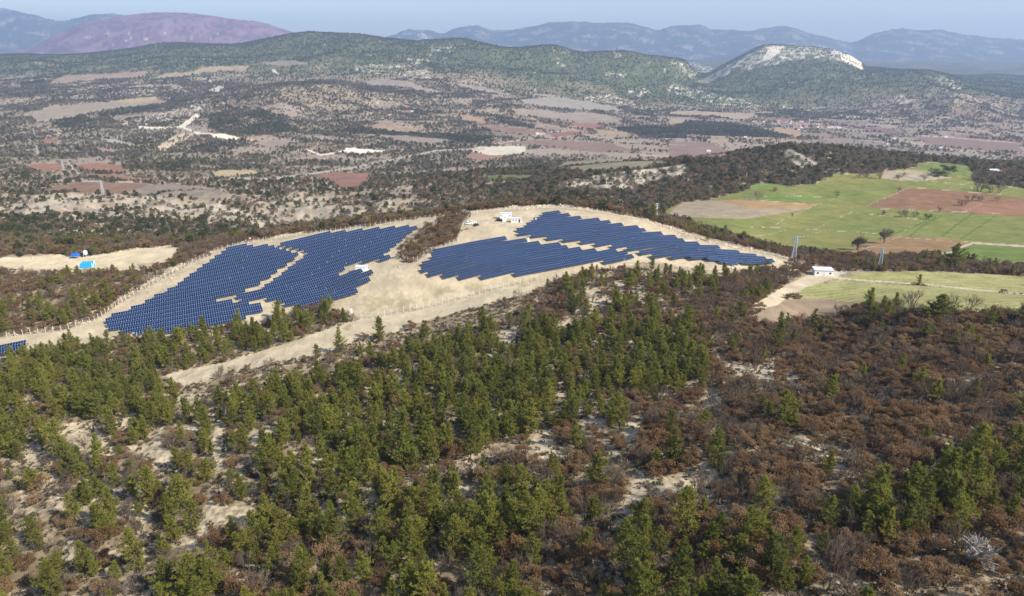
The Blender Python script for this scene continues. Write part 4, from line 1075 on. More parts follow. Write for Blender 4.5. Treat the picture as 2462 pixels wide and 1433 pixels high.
def plant_things(P, kind, models, sizes, base_h, label_fn, cat, group, part_names, stuff_name, stuff_label):
    big, px, py = split_largest(P, sizes)
    rot = RNG.uniform(0, 2 * PI, len(P)); idx = RNG.integers(0, len(models), len(P))
    items = []
    for i in np.nonzero(big)[0]:
        e = empty(kind, tuple(P[i]), rot[i]); e.scale = (sizes[i],) * 3 if kind != 'pine_tree' else (sizes[i] * RNG.uniform(.9, 1.1), sizes[i] * RNG.uniform(.9, 1.1), sizes[i] * RNG.uniform(.9, 1.08))
        mm = models[idx[i]]
        for nm, me in zip(part_names, mm): obj(nm, me, e)
        tag(e, label_fn(px[i], py[i], sizes[i], idx[i], P[i]), cat, group); items.append((e, px[i]))
    tell_apart(items)
    r = ~big
    if r.sum(): instancer(stuff_name, P[r], sizes[r], rot[r], idx[r], models, stuff_label)
psz = np.clip(RNG.lognormal(-.10, .27, len(PINES_AT)), .42, 1.35)
psz *= np.where(grid_val(BARE, PINES_AT) > 0, .78, 1) * np.where(PINES_AT[:, 1] > 330, .72, 1) 
def pine_label(px, py, sz, ix, p):
    h_ = 'tall' if sz > 1.05 else ('small' if sz < .72 else 'medium')
    sh_ = ['narrow', 'broad', 'leaning', 'wide spreading', 'slim', 'thin crowned', 'bushy'][ix]
    bare_ = grid_val(BARE, np.array([p]))[0] > 0
    return f"{h_} {sh_} {'chalk-bank' if bare_ else 'green'} pine {place_words(px, py, 'pine')}"
plant_things(PINES_AT, 'pine_tree', PINES, psz, 9, pine_label, 'pine tree', 'young pines on the slope', ('crown', 'trunk'), 'pine_wood', 'further green pines filling the slope between and behind the nearer pines')
osz = np.clip(RNG.lognormal(-.05, .28, len(OAKS_AT)), .45, 1.6) * np.where(PINES_AT[:1, 1] > 0, 1, 1)
def oak_label(px, py, sz, ix, p):
    h_ = 'large' if sz > 1.2 else ('small' if sz < .8 else 'medium')
    sh_ = ['rounded', 'upright', 'low', 'lumpy', 'compact'][ix]
    return f"{h_} {sh_} rusty oak bush {place_words(px, py, 'oak')}"
plant_things(OAKS_AT, 'oak_bush', OAKS, osz, 3, oak_label, 'bush', 'rusty oak bushes', ('crown', 'stem'), 'oak_scrub', 'further rusty brown oak scrub covering the slopes')
gsz = np.clip(RNG.lognormal(-.05, .26, len(GREY_AT)), .5, 1.5)
def grey_label(px, py, sz, ix, p):
    h_ = 'large' if sz > 1.15 else ('small' if sz < .8 else 'medium')
    sh_ = ['rounded', 'upright', 'low', 'slender'][ix]
    return f"{h_} {sh_} leafless shrub {place_words(px, py, 'shrub')}"
plant_things(GREY_AT, 'leafless_shrub', BARES, gsz, 3, grey_label, 'shrub', 'leafless shrubs', ('crown', 'stem'), 'leafless_scrub', 'further leafless grey brown shrubs on the slopes')
# tufts and dwarf shrubs on the near ground
tuft_m = [make_bush(440 + i, M_GRASS, .5, .5, 14, 0, .42) for i in range(3)]
Dt = np.where(Y2 < 330, 1 / 3.0, 0.0) * (ZONE == 0) * inwin * np.clip(1 + 2 * n2, .1, 2) * np.where(BARE > 0, .35, 1)
TP, _, _ = sample(Dt, 26000)
instancer('dry_grass', TP, RNG.uniform(.5, 1.5, len(TP)), RNG.uniform(0, 6.28, len(TP)), RNG.integers(0, 3, len(TP)), tuft_m, 'dry grass tufts and dwarf shrubs between the bushes')

# ------------------------------------------------------------------ middle distance and far woods
hedge = smooth(.52, .62, ridged(cu, cv, 190, 3, 4.0))
D_j = np.zeros((NT, NS)); D_g = np.zeros((NT, NS)); D_o = np.zeros((NT, NS))
mid = (Y2 > 420) & (Y2 <= 1050) & (PXb < 2700)
D_j[mid] = 1 / 75; D_g[mid] = 1 / 55; D_o[mid] = 1 / 120
ridge = mid & (PXb > 1200) & (Y2 > 560); D_j[ridge] = 1 / 42; D_g[ridge] = 1 / 17; D_o[ridge] = 1 / 55
lm = mid & (PXb < 1000) & (Y2 > 700); D_j[lm] = 1 / 100; D_g[lm] = 1 / 130; D_o[lm] = 1 / 350
lm = mid & (PXb < 620) & (Y2 > 540) & (Y2 < 740); D_j[lm] = 1 / 28; D_g[lm] = 1 / 34
bk = mid & (Y2 < 620) & (PXb > 560); D_o[bk] = 1 / 22; D_g[bk] = 1 / 20
far1 = (Y2 > 1050) & (Y2 <= 3400); cfar = np.clip(1 + 3.2 * fbm(X2, Y2, 120, 4, off=81), 0, 3)
D_j[far1] = (cfar / 330)[far1]; D_g[far1] = (np.clip(2.1 - cfar, .1, 2.2) / 160)[far1]
D_j += far1 * FOR * np.clip(cfar, .25, 1.6) / 75
D_j += far1 * hedge / 150; D_g += far1 * hedge / 110
Dsum = plain * hedge * far1
D_j = D_j * VEG + Dsum / 260; D_g = D_g * VEG + Dsum / 320; D_o *= VEG
far2 = (Y2 > 3400) & (Y2 <= 6000)
D_j[far2] = (np.clip(1.2 + 1.5 * n3, .1, 2) / 260)[far2] * VEG[far2]; D_g[far2] = (np.clip(.4 - 1.5 * n3, 0, 2) / 500)[far2]
okz = (ZONE == 0) * inwin
JP, _, _ = sample(D_j * okz, 150000); GP, _, _ = sample(D_g * okz, 90000); OP, _, _ = sample(D_o * okz, 30000)
print('far', len(JP), len(GP), len(OP))
def far_sizes(P, a, b_):
    return (np.clip(RNG.lognormal(0, .3, len(P)), .5, 1.9) * np.interp(P[:, 1], [400, 1000, 3000, 6000], [a, a, b_, b_ * 1.2]))
js = far_sizes(JP, 3.5, 4.6); gs = far_sizes(GP, 2.8, 4.0); os_ = far_sizes(OP, 2.8, 4.0)
big, jx, jy = split_largest(JP, js * ((js > 3) & (JP[:, 1] > 450)))
rot = RNG.uniform(0, 6.28, len(JP)); idx = RNG.integers(0, len(BUSH_D), len(JP))
items = []
for i in np.nonzero(big)[0]:
    items.append(None); o = obj('juniper_tree', BUSH_D[idx[i]], None, tuple(JP[i])); o.scale = (js[i],) * 3; o.rotation_euler = (0, 0, rot[i])
    wh = ('on the rocky far side of the ravine' if jx[i] < 900 else 'on the wooded ridge behind the solar farm') if jy[i] > 440 or jx[i] > 1300 else 'on the hills beyond the ravine'
    if jx[i] < 560 and jy[i] > 520: wh = 'in the dark thicket behind the blue tarps'
    if jx[i] > 1750: wh = 'on the ridge above the green fields'
    tag(o, f"{'tall' if js[i] > 4.5 else 'small' if js[i] < 3.4 else 'mid sized'} {['rounded', 'conical', 'pointed', 'blunt'][idx[i]]} dark evergreen {wh}", 'tree', 'dark evergreens beyond the solar farm'); items[-1] = (o, jx[i])
tell_apart(items)
r = ~big
instancer('evergreen_forest', JP[r], js[r], rot[r], idx[r], BUSH_D, 'dark evergreen woods over the ravine, hills and mountain sides')
instancer('leafless_woodland', GP, gs, RNG.uniform(0, 6.28, len(GP)), RNG.integers(0, 3, len(GP)), BUSH_G, 'leafless grey brown woodland over the ravine and hills')
instancer('russet_scrub', OP, os_, RNG.uniform(0, 6.28, len(OP)), RNG.integers(0, 3, len(OP)), BUSH_O, 'russet scrub on the slopes behind the solar farm')

# ------------------------------------------------------------------ solar tables
ROWA = math.radians(25); U = np.array([math.cos(ROWA), math.sin(ROWA)]); Vv = np.array([-math.sin(ROWA), math.cos(ROWA)])
MW, ML, TILT = 1.02, 1.68, math.radians(25)
FIELDS = {
 'lower left block': [(252,768),(330,738),(420,690),(545,600),(580,592),(640,590),(680,602),(718,612),(712,632),(600,700),(555,708),(535,716),(560,730),(650,728),(640,745),(580,775),(450,800),(330,804),(262,795)],
 'upper left block': [(668,590),(730,572),(800,560),(905,550),(1005,545),(1008,553),(950,600),(935,622),(890,632),(855,632),(822,655),(830,660),(905,642),(915,652),(885,690),(850,712),(790,730),(720,742),(690,740),(655,722),(565,725),(565,715),(640,690),(690,650),(740,612),(720,602)],
 'middle block': [(1040,600),(1125,582),(1215,573),(1300,583),(1400,597),(1500,605),(1535,614),(1500,625),(1400,640),(1260,660),(1130,671),(1085,669),(1012,663),(1012,628),(1042,618)],
 'right block': [(1228,562),(1260,545),(1310,512),(1330,508),(1400,520),(1500,540),(1600,565),(1700,590),(1800,612),(1870,632),(1850,640),(1750,636),(1700,626),(1650,623),(1570,622),(1500,600),(1400,586),(1300,574)],
 'far left corner block': [(-60,824),(30,820),(92,820),(92,834),(70,848),(-60,868)],
}
def table_meshes(n):
    rng = np.random.default_rng(n)
    V, Fc, mi, sh = [], [], [], []
    ct, st_ = math.cos(TILT), math.sin(TILT)
    L = n * MW
    def pt(x, v, o=0):                                    # v along the slope from the low front edge, o out of the glass
        return (x - L / 2, v * ct - o * st_ - ML * ct, .75 + v * st_ + o * ct)
    fr = .06
    for i in range(n):
        for r_ in range(2):
            x0, x1 = i * MW + .008, (i + 1) * MW - .008; v0, v1 = r_ * (ML + .02), r_ * (ML + .02) + ML
            b_ = len(V)
            V += [pt(x0, v0), pt(x1, v0), pt(x1, v1), pt(x0, v1), pt(x0 + fr, v0 + fr), pt(x1 - fr, v0 + fr), pt(x1 - fr, v1 - fr), pt(x0 + fr, v1 - fr), pt(x0, v0, -.04), pt(x1, v0, -.04), pt(x1, v1, -.04), pt(x0, v1, -.04)]
            Fc += [(b_, b_ + 1, b_ + 5, b_ + 4), (b_ + 1, b_ + 2, b_ + 6, b_ + 5), (b_ + 2, b_ + 3, b_ + 7, b_ + 6), (b_ + 3, b_, b_ + 4, b_ + 7), (b_ + 4, b_ + 5, b_ + 6, b_ + 7),
                   (b_, b_ + 8, b_ + 9, b_ + 1), (b_ + 1, b_ + 9, b_ + 10, b_ + 2), (b_ + 2, b_ + 10, b_ + 11, b_ + 3), (b_ + 3, b_ + 11, b_ + 8, b_), (b_ + 8, b_ + 11, b_ + 10, b_ + 9)]
            mi += [0, 0, 0, 0, 1, 0, 0, 0, 0, 0]; sh += [rng.random()] * 10
    mods = mesh_np('solar_modules', V, Fc, [M_FRAME, M_PV], mi, sh)
    rk = MB()
    for v in (.5, 1.3, 2.2, 3.0):
        a = Vector(pt(0.1, v, -.09)); b_ = Vector(pt(L - .1, v, -.09)); rk.bar(a, b_, .035)
    k_ = max(2, round(L / 3.2) + 1)
    for i in range(k_):
        x = .5 + (L - 1) * i / (k_ - 1)
        rk.bar(pt(x, .3, -.16), pt(x, 3.1, -.16), .04)
        p1 = pt(x, .6, -.2); p2 = pt(x, 2.7, -.2)
        rk.bar((p1[0], p1[1], -.9), p1, .05); rk.bar((p2[0], p2[1], -.9), p2, .05)
    return mods, rk.mesh('support_rack', M_RACK)
TM = {}
ntab = 0
PITCHROW = 6.15
UNITS = 24
def table(n, pos, tang, blk, rowi):
    global ntab
    if n not in TM: TM[n] = table_meshes(n)
    e = empty('solar_table', pos)
    tx = Vector(tang).normalized(); side = Vector((Vv[0], Vv[1], 0)); ny = (side - tx * side.dot(tx)).normalized(); nz = tx.cross(ny)
    e.rotation_euler = Matrix((tx, ny, nz)).transposed().to_euler()
    obj('solar_modules', TM[n][0], e); obj('support_rack', TM[n][1], e)
    ntab += 1
    return e
def row_word(k_, n):
    return 'backmost row' if k_ == 0 else ('front row' if k_ == n - 1 else f'{ordi(k_ + 1)} row from the back')
for blk, poly in FIELDS.items():
    px_ = [p[0] for p in poly]; py_ = [p[1] for p in poly]
    G = [at(p[0], p[1]) for p in poly]
    g2 = np.array([(p.x, p.y) for p in G])
    a = g2 @ U; b_ = g2 @ Vv
    rows = []; PITCHROW = {'middle block': 6.3, 'right block': 6.0, 'upper left block': 5.6}.get(blk, 5.9)
    bl = list(np.arange(math.floor(b_.min() / PITCHROW) * PITCHROW, b_.max() + .1, PITCHROW))
    if blk in ('middle block', 'right block'):
        # rows follow the fall of the ground: closer together where it faces the sun, wider on the flat
        bl = [math.floor(b_.min())]
        while bl[-1] < b_.max():
            near_ = [p for p in G if abs(float(np.dot((p.x, p.y), Vv)) - bl[-1]) < 14] or G
            am_ = sum(float(np.dot((p.x, p.y), U)) for p in near_) / len(near_)
            def spy(bb_):
                q_ = am_ * U + bb_ * Vv; return to_px((q_[0], q_[1], ground_z(*q_)))[1]
            y0_ = spy(bl[-1]); st_ = 3.6
            while st_ < 6.6 and y0_ - spy(bl[-1] + st_) < (9.4 if blk == 'middle block' else 8.2): st_ += .1
            bl.append(bl[-1] + st_)
    for bi in bl:
        xs = np.arange(a.min() - 4, a.max() + 4, MW)
        P = xs[:, None] * U + bi * Vv
        P = P[(P[:, 1] > 60)]
        aa = P @ U
        zz = ground_z_arr(P[:, 0], P[:, 1]) + 1.0
        qx, qy = project(P[:, 0] / P[:, 1], (zz - ZC) / P[:, 1])
        ins = inpoly(qx, qy, poly)
        run = []; k_ = 0
        while k_ < len(ins):
            if ins[k_]:
                j = k_
                while j < len(ins) and ins[j]: j += 1
                if j - k_ >= 5: run.append((k_, j))
                k_ = j
            else: k_ += 1
        if run: rows.append((bi, aa, run))
    rows = rows[::-1]
    for ri, (bi, aa, run) in enumerate(rows):
        tabs = []
        for k0, k1 in run:
            n = k1 - k0; n = max(6, n // 6 * 6) if n >= 6 else n
            nt_ = max(1, round(n / UNITS)); cuts = [round(n / 6 * q_ / nt_) * 6 for q_ in range(nt_ + 1)] if n >= 6 else [0, n]
            for c0, c1 in zip(cuts[:-1], cuts[1:]):
                if c1 - c0 < 2: continue
                tabs.append((aa[k0] + c0 * MW + .06 * 0, c1 - c0))
        for ti, (a0, n) in enumerate(tabs):
            am = a0 + n * MW / 2; c = am * U + bi * Vv; e0 = c - U * n * MW / 2; e1 = c + U * n * MW / 2
            z0 = ground_z(*e0); z1 = ground_z(*e1); zc = ground_z(*c)
            t = table(n, (c[0], c[1], max((z0 + z1) / 2, zc - .2) + .1), (U[0] * n * MW, U[1] * n * MW, z1 - z0), blk, ri)
            pos = 'alone' if len(tabs) == 1 else ('left end' if ti == 0 else 'right end' if ti == len(tabs) - 1 else f'{ordi(ti + 1)} table from its left')
            tag(t, f"solar panel table, {pos}, {row_word(ri, len(rows))}, {blk}", 'solar table', 'solar panel tables of the ' + blk)
print('tables', ntab)

# ------------------------------------------------------------------ fences
def resample(pts, step):
    out = []; carry = 0.0
    for a, b_ in zip(pts[:-1], pts[1:]):
        L = (b_ - a).length; d_ = carry
        while d_ < L: out.append(a.lerp(b_, d_ / L)); d_ += step
        carry = d_ - L
    return out
post_mb = MB(); post_mb.bar((0, 0, -.3), (0, 0, 2.5), .085, .075); post_mb.bar((0, 0, 2.5), (.0, .32, 2.85), .07, .06)
POST = post_mb.mesh('post', M_CONC)
br_mb = MB(); br_mb.bar((.1, 0, 1.9), (1.5, 0, 0), .07); BR = br_mb.mesh('brace', M_CONC)
def fence(pixels, label, step=3.1, both=7):
    pts = [at(*p) for p in pixels]
    ps = resample([Vector((p.x, p.y, 0)) for p in pts], step)[:98]
    for p in ps: p.z = ground_z(p.x, p.y)
    e = empty('wire_fence', ps[0]); tag(e, label, 'fence', 'concrete post fences of the solar farm')
    wi = MB()
    for i, p in enumerate(ps):
        nx = ps[min(i + 1, len(ps) - 1)] - ps[max(i - 1, 0)]; rz = math.atan2(nx.y, nx.x)
        o = obj('post', POST, e, p - ps[0]); o.rotation_euler = (0, 0, rz)
        if i % 9 == 4:
            for sgn in (0, PI):
                q_ = obj('brace', BR, o); q_.rotation_euler = (0, 0, sgn)
        if i:
            for hz in (.25, .7, 1.15, 1.6, 2.05, 2.45):
                wi.bar(ps[i - 1] - ps[0] + Vector((0, 0, hz)), p - ps[0] + Vector((0, 0, hz)), .018)
    wi.build('wire_strands', M_WIRE, e)
    return ps
BACKL = [(228,773),(300,722),(370,682),(450,641),(530,602),(620,582),(640,580)]
FL1 = fence([(-40,818),(60,806),(140,798),(200,783),(228,773)], 'short fence left of the solar farm beside the separate corner block')
FL2 = fence(BACKL, 'fence climbing along the left edge of the lower left block')
FL3 = fence([(640,580),(720,568),(850,553),(960,536),(1040,526),(1070,522)], 'fence behind the upper left block up to the scrub island')
FL4 = fence([(1155,513),(1230,508),(1330,502),(1420,510),(1500,522),(1560,536),(1600,552)], 'fence along the brow behind the white site cabins')
FL5 = fence([(1600,552),(1660,576),(1740,595),(1820,612),(1890,627)], 'fence descending along the back of the right block')
fence([(1068,524),(1030,556),(985,585),(970,604),(965,618),(975,632),(1000,630),(1025,612),(1060,600),(1100,584),(1108,562),(1115,540),(1130,522),(1150,514)], 'fence around the island of brown scrub')
fence([(838,748),(845,762),(900,766),(960,752),(1060,733),(1150,708),(1240,686),(1300,672)], 'fence along the lower edge above the dirt track')
fence([(1500,634),(1560,634),(1620,646),(1680,656),(1740,652),(1800,656)], 'low fence below the front of the right block')
fence([(330,815),(420,812),(520,808),(600,792)], 'fence half hidden by pines below the lower left block')

# ------------------------------------------------------------------ rubble along the back edge
def rock_mesh(seed, n=1):
    rng = np.random.default_rng(seed)
    import bmesh
    bm = bmesh.new(); bmesh.ops.create_icosphere(bm, subdivisions=2, radius=1)
    for v in bm.verts:
        c = v.co; f = 1 + .28 * math.sin(c.x * 3 + seed) * math.cos(c.y * 2.3 + seed * 2) + rng.uniform(-.12, .12)
        v.co = Vector((c.x * f * 1.15, c.y * f * .9, c.z * f * .65))
    me = bpy.data.meshes.new('rock'); bm.to_mesh(me); bm.free(); me.materials.append(M_ROCK)
    return me
ROCKS = [rock_mesh(i) for i in range(4)]
rp, rs = [], []
for line, wd, n, sz in (([(640,574),(720,560),(850,544),(960,526),(1040,516),(1110,508)], 2.5, 900, .6), ([(1110,507),(1160,502),(1230,499),(1290,495),(1330,493),(1380,499),(1440,505),(1500,513),(1560,527),(1600,545)], 3.0, 1300, .75),
                    ([(1600,545),(1660,570),(1740,590),(1820,607),(1900,624),(1950,636)], 2.2, 650, .55), ([(230,757),(300,712),(370,672),(450,632),(520,596),(640,572)], 3.5, 600, .5), ([(-40,806),(60,797),(140,788),(200,775)], 2.0, 130, .45),
                    ([(56,622),(200,622),(270,608),(330,598),(420,590),(440,598)], 1.6, 260, .5), ([(1940,660),(1980,652),(2020,655)], 1.5, 50, .4), ([(970,640),(1020,600)], 2.0, 30, .4)):
    P_ = [at(*q) for q in line]
    for _ in range(int(n * 1.7)):
        k_ = random.randrange(len(P_) - 1); f = random.random(); p = P_[k_].lerp(P_[k_ + 1], f)
        x, y = p.x + random.gauss(0, wd), p.y + random.gauss(0, wd) + wd
        rp.append((x, y, ground_z(x, y) + .05)); rs.append(sz * .72 * math.exp(random.gauss(-.45, .5)))
instancer('rubble', rp, rs, [random.uniform(0, 6.28) for _ in rp], [random.randrange(4) for _ in rp], ROCKS, 'pale limestone rubble heaped along the edges of the solar farm')

# ------------------------------------------------------------------ pylons
def pylon(px, py, H, label, thick=.13, arms=3):
    p = at(px, py); e = empty('lattice_pylon', p, random.uniform(-.5, .5)); tag(e, label, 'pylon', 'lattice pylons')
    m_ = MB(); w0, w1 = H * .085, H * .022
    lv = 7; zs = [H * .98 * (1 - (1 - i / lv) ** 1.25) for i in range(lv + 1)]
    ring = []
    for z in zs:
        w = w0 + (w1 - w0) * (z / H) ** .8
        ring.append([Vector((sx * w, sy * w, z)) for sx, sy in ((-1, -1), (1, -1), (1, 1), (-1, 1))])
    legs = MB()
    for i in range(lv):
        for c in range(4):
            a, b_ = ring[i][c], ring[i + 1][c]
            if i == 0: a = a - Vector((0, 0, .8))
            legs.bar(a, b_, thick)
            c2 = (c + 1) % 4
            m_.bar(ring[i][c], ring[i + 1][c2], thick * .6); m_.bar(ring[i][c2], ring[i + 1][c], thick * .6); m_.bar(ring[i + 1][c], ring[i + 1][c2], thick * .6)
    legs.build('leg_frame', M_STEEL, e); m_.build('bracing', M_STEEL, e)
    for k_ in range(arms):
        z = H * (.72 + .11 * k_); L = H * (.16 - .02 * k_); am = MB()
        for sgn in (-1, 1):
            am.bar((sgn * w1, 0, z), (sgn * L, 0, z + .1), thick * .8); am.bar((sgn * w1, 0, z + H * .05), (sgn * L, 0, z + .1), thick * .6)
            am.bar((sgn * L, 0, z + .1), (sgn * L, 0, z - H * .045), thick * .55)
        am.build('cross_arm', M_STEEL, e)
    return e
pylon(1907, 628, 15.5, 'tall grey lattice pylon at the right tip of the solar panels')
pylon(2114, 645, 12.5, 'grey lattice pylon in the hedge left of the large lone pine', .11)
pylon(1577, 531, 11.5, 'pale pylon before a dark tree behind the right block', .08)
pylon(848, 530, 14, 'faint grey pylon in brown scrub behind the upper left block', .12)
pylon(248, 466, 18, 'thin grey pylon standing in the brown field across the ravine', .12)
pylon(154, 413, 20, 'grey pylon beside the white road bend at far left', .14)
pylon(92, 373, 22, 'thin pylon below the left road junction', .15)
pylon(84, 328, 22, 'most distant pylon by the upper left road', .16)

# ------------------------------------------------------------------ buildings and equipment on the farm
def cabin(px, py, L, D, H, rz, label, wins, door=None, name='site_cabin'):
    p = at(px, py); e = empty(name, p, rz); tag(e, label, 'cabin')
    m_ = MB(); m_.box(-L / 2, L / 2, -D / 2, D / 2, -.3, H); m_.build('wall', M_WHITE, e)
    r_ = MB(); r_.box(-L / 2 - .12, L / 2 + .12, -D / 2 - .12, D / 2 + .12, H, H + .18); r_.build('roof', M_ROOFW, e)
    for x in wins:
        w = MB(); w.box(x - .45, x + .45, -D / 2 - .03, -D / 2 + .02, 1.05, 1.95); w.build('window', M_GLASSD, e)
        s_ = MB(); s_.box(x - .02, x + .42, -D / 2 - .05, -D / 2 - .032, 1.08, 1.92); s_.build('shutter', M_ROOFW, e)
    if door is not None:
        d_ = MB(); d_.box(door - .45, door + .45, -D / 2 - .04, -D / 2 + .02, .05, 2.05); d_.build('door', M_GLASSD, e)
    bs = MB(); bs.box(-L / 2 + .1, L / 2 - .1, -D / 2 + .1, D / 2 - .1, -.8, -.305); bs.build('plinth', M_CONC, e)
    return e
cabin(1216, 525, 7.2, 2.6, 2.9, .02, 'longer white site cabin with two windows at the back of the yard', [-2.7, 2.6]).location.z += .5
cabin(1213, 532, 2.5, 2.4, 2.6, -.05, 'small plain white cabin between the two longer site cabins', [])
cabin(1241, 534, 6.2, 2.6, 2.5, -.05, 'white site cabin in front with a dark open door', [-1.6, .1], 2.0)
p = at(870, 652); e = empty('transformer_kiosk', p, .1); tag(e, 'white transformer kiosk standing in the gap between the panel rows', 'kiosk')
m_ = MB(); m_.box(-3.0, 3.0, -1.3, 1.3, -.5, 2.7); m_.build('wall', M_WHITE, e)
m_ = MB(); m_.box(-3.25, 3.25, -1.5, 1.5, 2.7, 2.95); m_.build('roof', M_ROOFW, e)
m_ = MB(); m_.box(-3.06, -2.99, -1.0, 1.0, .1, 2.3); m_.build('door', M_GLASSD, e)
for x in (-1.5, 0, 1.5):
    m_ = MB(); m_.box(x - .6, x + .6, -1.34, -1.29, .2, 2.3); m_.build('side_door', M_OFFWHITE, e)
for px, py, lb in ((1270, 580, 'small white inverter cabinet at the lower edge of the right block'), (1288, 533, 'small white cabinet beside the front site cabin'), (845, 752, 'small white box on the lower fence corner')):
    p = at(px, py); e = empty('inverter_cabinet', p, .3); tag(e, lb, 'cabinet')
    m_ = MB(); m_.box(-.5, .5, -.35, .35, .15, 2.0); m_.build('cabinet_body', M_WHITE, e)
    m_ = MB(); m_.box(-.6, .6, -.45, .45, -.3, .15); m_.build('plinth', M_CONC, e); m_ = MB(); m_.box(-.45, .45, -.38, -.352, .25, 1.9); m_.build('door', M_OFFWHITE, e)
for px, py, lb in ((1265, 528, 'camera pole with white box right of the site cabins'), (603, 588, 'short camera pole near the top of the left fence'), (1347, 506, 'camera pole behind the top corner of the right block')):
    p = at(px, py); e = empty('camera_pole', p); tag(e, lb, 'pole')
    m_ = MB(); m_.bar((0, 0, -.3), (0, 0, 4.2), .06, .045); m_.build('pole', M_STEEL, e)
    m_ = MB(); m_.box(-.35, .35, -.25, .25, 3.7, 4.3); m_.build('camera_housing', M_WHITE, e)
def car(px, py, rz, body, label, name='parked_car', L=4.4):
    p = at(px, py); e = empty(name, p, rz); tag(e, label, 'car')
    W = .88; prof = [(-L / 2, .45), (-L / 2 + .05, .85), (-L / 2 + .35, .98), (L / 2 - 1.3, 1.0), (L / 2 - .2, .82), (L / 2, .5)]
    m_ = MB()
    for (x0, z0), (x1, z1) in zip(prof[:-1], prof[1:]):
        m_.hexa([(x0, -W, .28), (x1, -W, .28), (x1, W, .28), (x0, W, .28), (x0, -W + .04, z0), (x1, -W + .04, z1), (x1, W - .04, z1), (x0, W - .04, z0)])
    m_.build('body', body, e)
    g = MB(); g.hexa([(-L / 2 + .3, -W + .08, .98), (L / 2 - 1.2, -W + .08, .98), (L / 2 - 1.2, W - .08, .98), (-L / 2 + .3, W - .08, .98), (-L / 2 + .75, -W + .24, 1.42), (L / 2 - 1.9, -W + .24, 1.42), (L / 2 - 1.9, W - .24, 1.42), (-L / 2 + .75, W - .24, 1.42)])
    g.build('window_glass', M_GLASSD, e)
    r_ = MB(); r_.box(-L / 2 + .72, L / 2 - 1.87, -W + .22, W - .22, 1.42, 1.5, .04); r_.build('roof', body, e)
    for x in (-L / 2 + .8, L / 2 - .85):
        for y in (-W + .05, W - .05):
            w = MB(); w.wheel((x, y, .32), .33, .11); w.build('wheel', M_TYRE, e)
    for y in (-.6, .6):
        w = MB(); w.box(L / 2 - .03, L / 2 + .02, y - .18, y + .18, .58, .74); w.build('headlight', M_ROOFW, e)
    return e
car(1128, 539, .25, M_WHITE, 'white car parked nearer the scrub island fence')
car(1137, 536, .3, M_WHITE, 'white car parked beside the dark leaning panel stack')
car(1201, 531, .1, M_BLACK, 'dark car parked in the shade left of the site cabins')
p = at(1145, 543); e = empty('panel_pallet', p, .6); tag(e, 'dark stack of spare panels leaning by the white cars', 'panel stack')
m_ = MB(); m_.hexa([(-1.6, -.9, .25), (1.6, -.9, .25), (1.6, 1.0, 1.0), (-1.6, 1.0, 1.0), (-1.6, -1.0, .42), (1.6, -1.0, .42), (1.6, .9, 1.2), (-1.6, .9, 1.2)]); m_.build('panel_stack', M_BLACK, e)
m_ = MB(); m_.box(-1.5, 1.5, -.8, -.6, -.2, .3); m_.box(-1.5, 1.5, .7, .9, -.2, .95); m_.build('trestle', M_BARK, e)
p = at(1122, 552); e = empty('motorcycle', p, .2); tag(e, 'small red motorcycle standing below the white cars', 'motorcycle')
for x in (-.65, .65):
    w = MB(); w.wheel((x, 0, .3), .32, .06); w.build('wheel', M_TYRE, e)
m_ = MB(); m_.bar((-.5, 0, .45), (.5, 0, .75), .12); m_.bar((.65, 0, .3), (.45, 0, .95), .04); m_.box(-.2, .35, -.14, .14, .65, .9, .03); m_.build('frame', M_RED, e)
m_ = MB(); m_.box(-.7, -.15, -.13, .13, .8, .9); m_.build('seat', M_BLACK, e); m_ = MB(); m_.bar((.42, -.35, 1.0), (.42, .35, 1.0), .025); m_.build('handlebar', M_STEEL, e)
# blue tarps and tank at the left
p = at(211, 642); e = empty('tarp_tent', p, .05); tag(e, 'large bright blue tarp tent on the clearing', 'tent')
m_ = MB(); m_.hexa([(-3.9, -2.3, -.2), (3.7, -2.1, -.2), (3.8, 2.2, -.2), (-3.8, 2.3, -.2), (-3.3, -1.9, 2.4), (3.5, -1.8, 2.7), (3.5, 1.7, 3.3), (-3.3, 1.8, 3.1)]); m_.build('tarp_cover', M_BLUE, e)
m_ = MB()
for x, y in ((-3.95, -2.3), (3.85, -2.15), (3.85, 2.25), (-3.9, 2.35)): m_.bar((x, y, -.3), (x * .9, y * .82, 3.2), .07)
m_.bar((3.75, -2.0, .0), (3.6, 1.8, 3.4), .14); m_.build('pole_frame', M_WHITE, e)
p = at(181, 621, 380); e = empty('tarp_shelter', p, .1); tag(e, 'smaller dark blue tarp shelter under the pines', 'shelter')
m_ = MB(); m_.hexa([(-3, -1.6, 1.5), (2.6, -1.6, 1.6), (2.8, 1.6, 2.2), (-2.2, 1.6, 2.0), (-1.8, -1.0, 2.6), (1.8, -1.0, 2.7), (1.8, 1.2, 3.3), (-1.2, 1.2, 3.2)]); m_.build('tarp_cover', M_DBLUE, e)
m_ = MB()
for x, y in ((-2.6, -1.4), (2.4, -1.4), (2.5, 1.4), (-2, 1.4)): m_.bar((x, y, -.3), (x, y, 1.9), .08)
m_.build('pole_frame', M_BARK, e)
p = at(207, 618, 380); e = empty('water_tank', p); tag(e, 'white plastic water tank raised on a stand behind the blue tarps', 'tank')
m_ = MB(); m_.lathe([(.02, 1.9), (1.15, 1.9), (1.25, 2.2), (1.25, 3.6), (1.1, 4.0), (.5, 4.25), (.4, 4.45), (.02, 4.5)], 0, 0, 16); m_.build('tank_body', M_WHITE, e, True)
m_ = MB()
for x, y in ((-.9, -.9), (.9, -.9), (.9, .9), (-.9, .9)): m_.bar((x, y, -.3), (x, y, 1.85), .09)
m_.box(-1.1, 1.1, -1.1, 1.1, 1.78, 1.9); m_.build('stand', M_OFFWHITE, e)
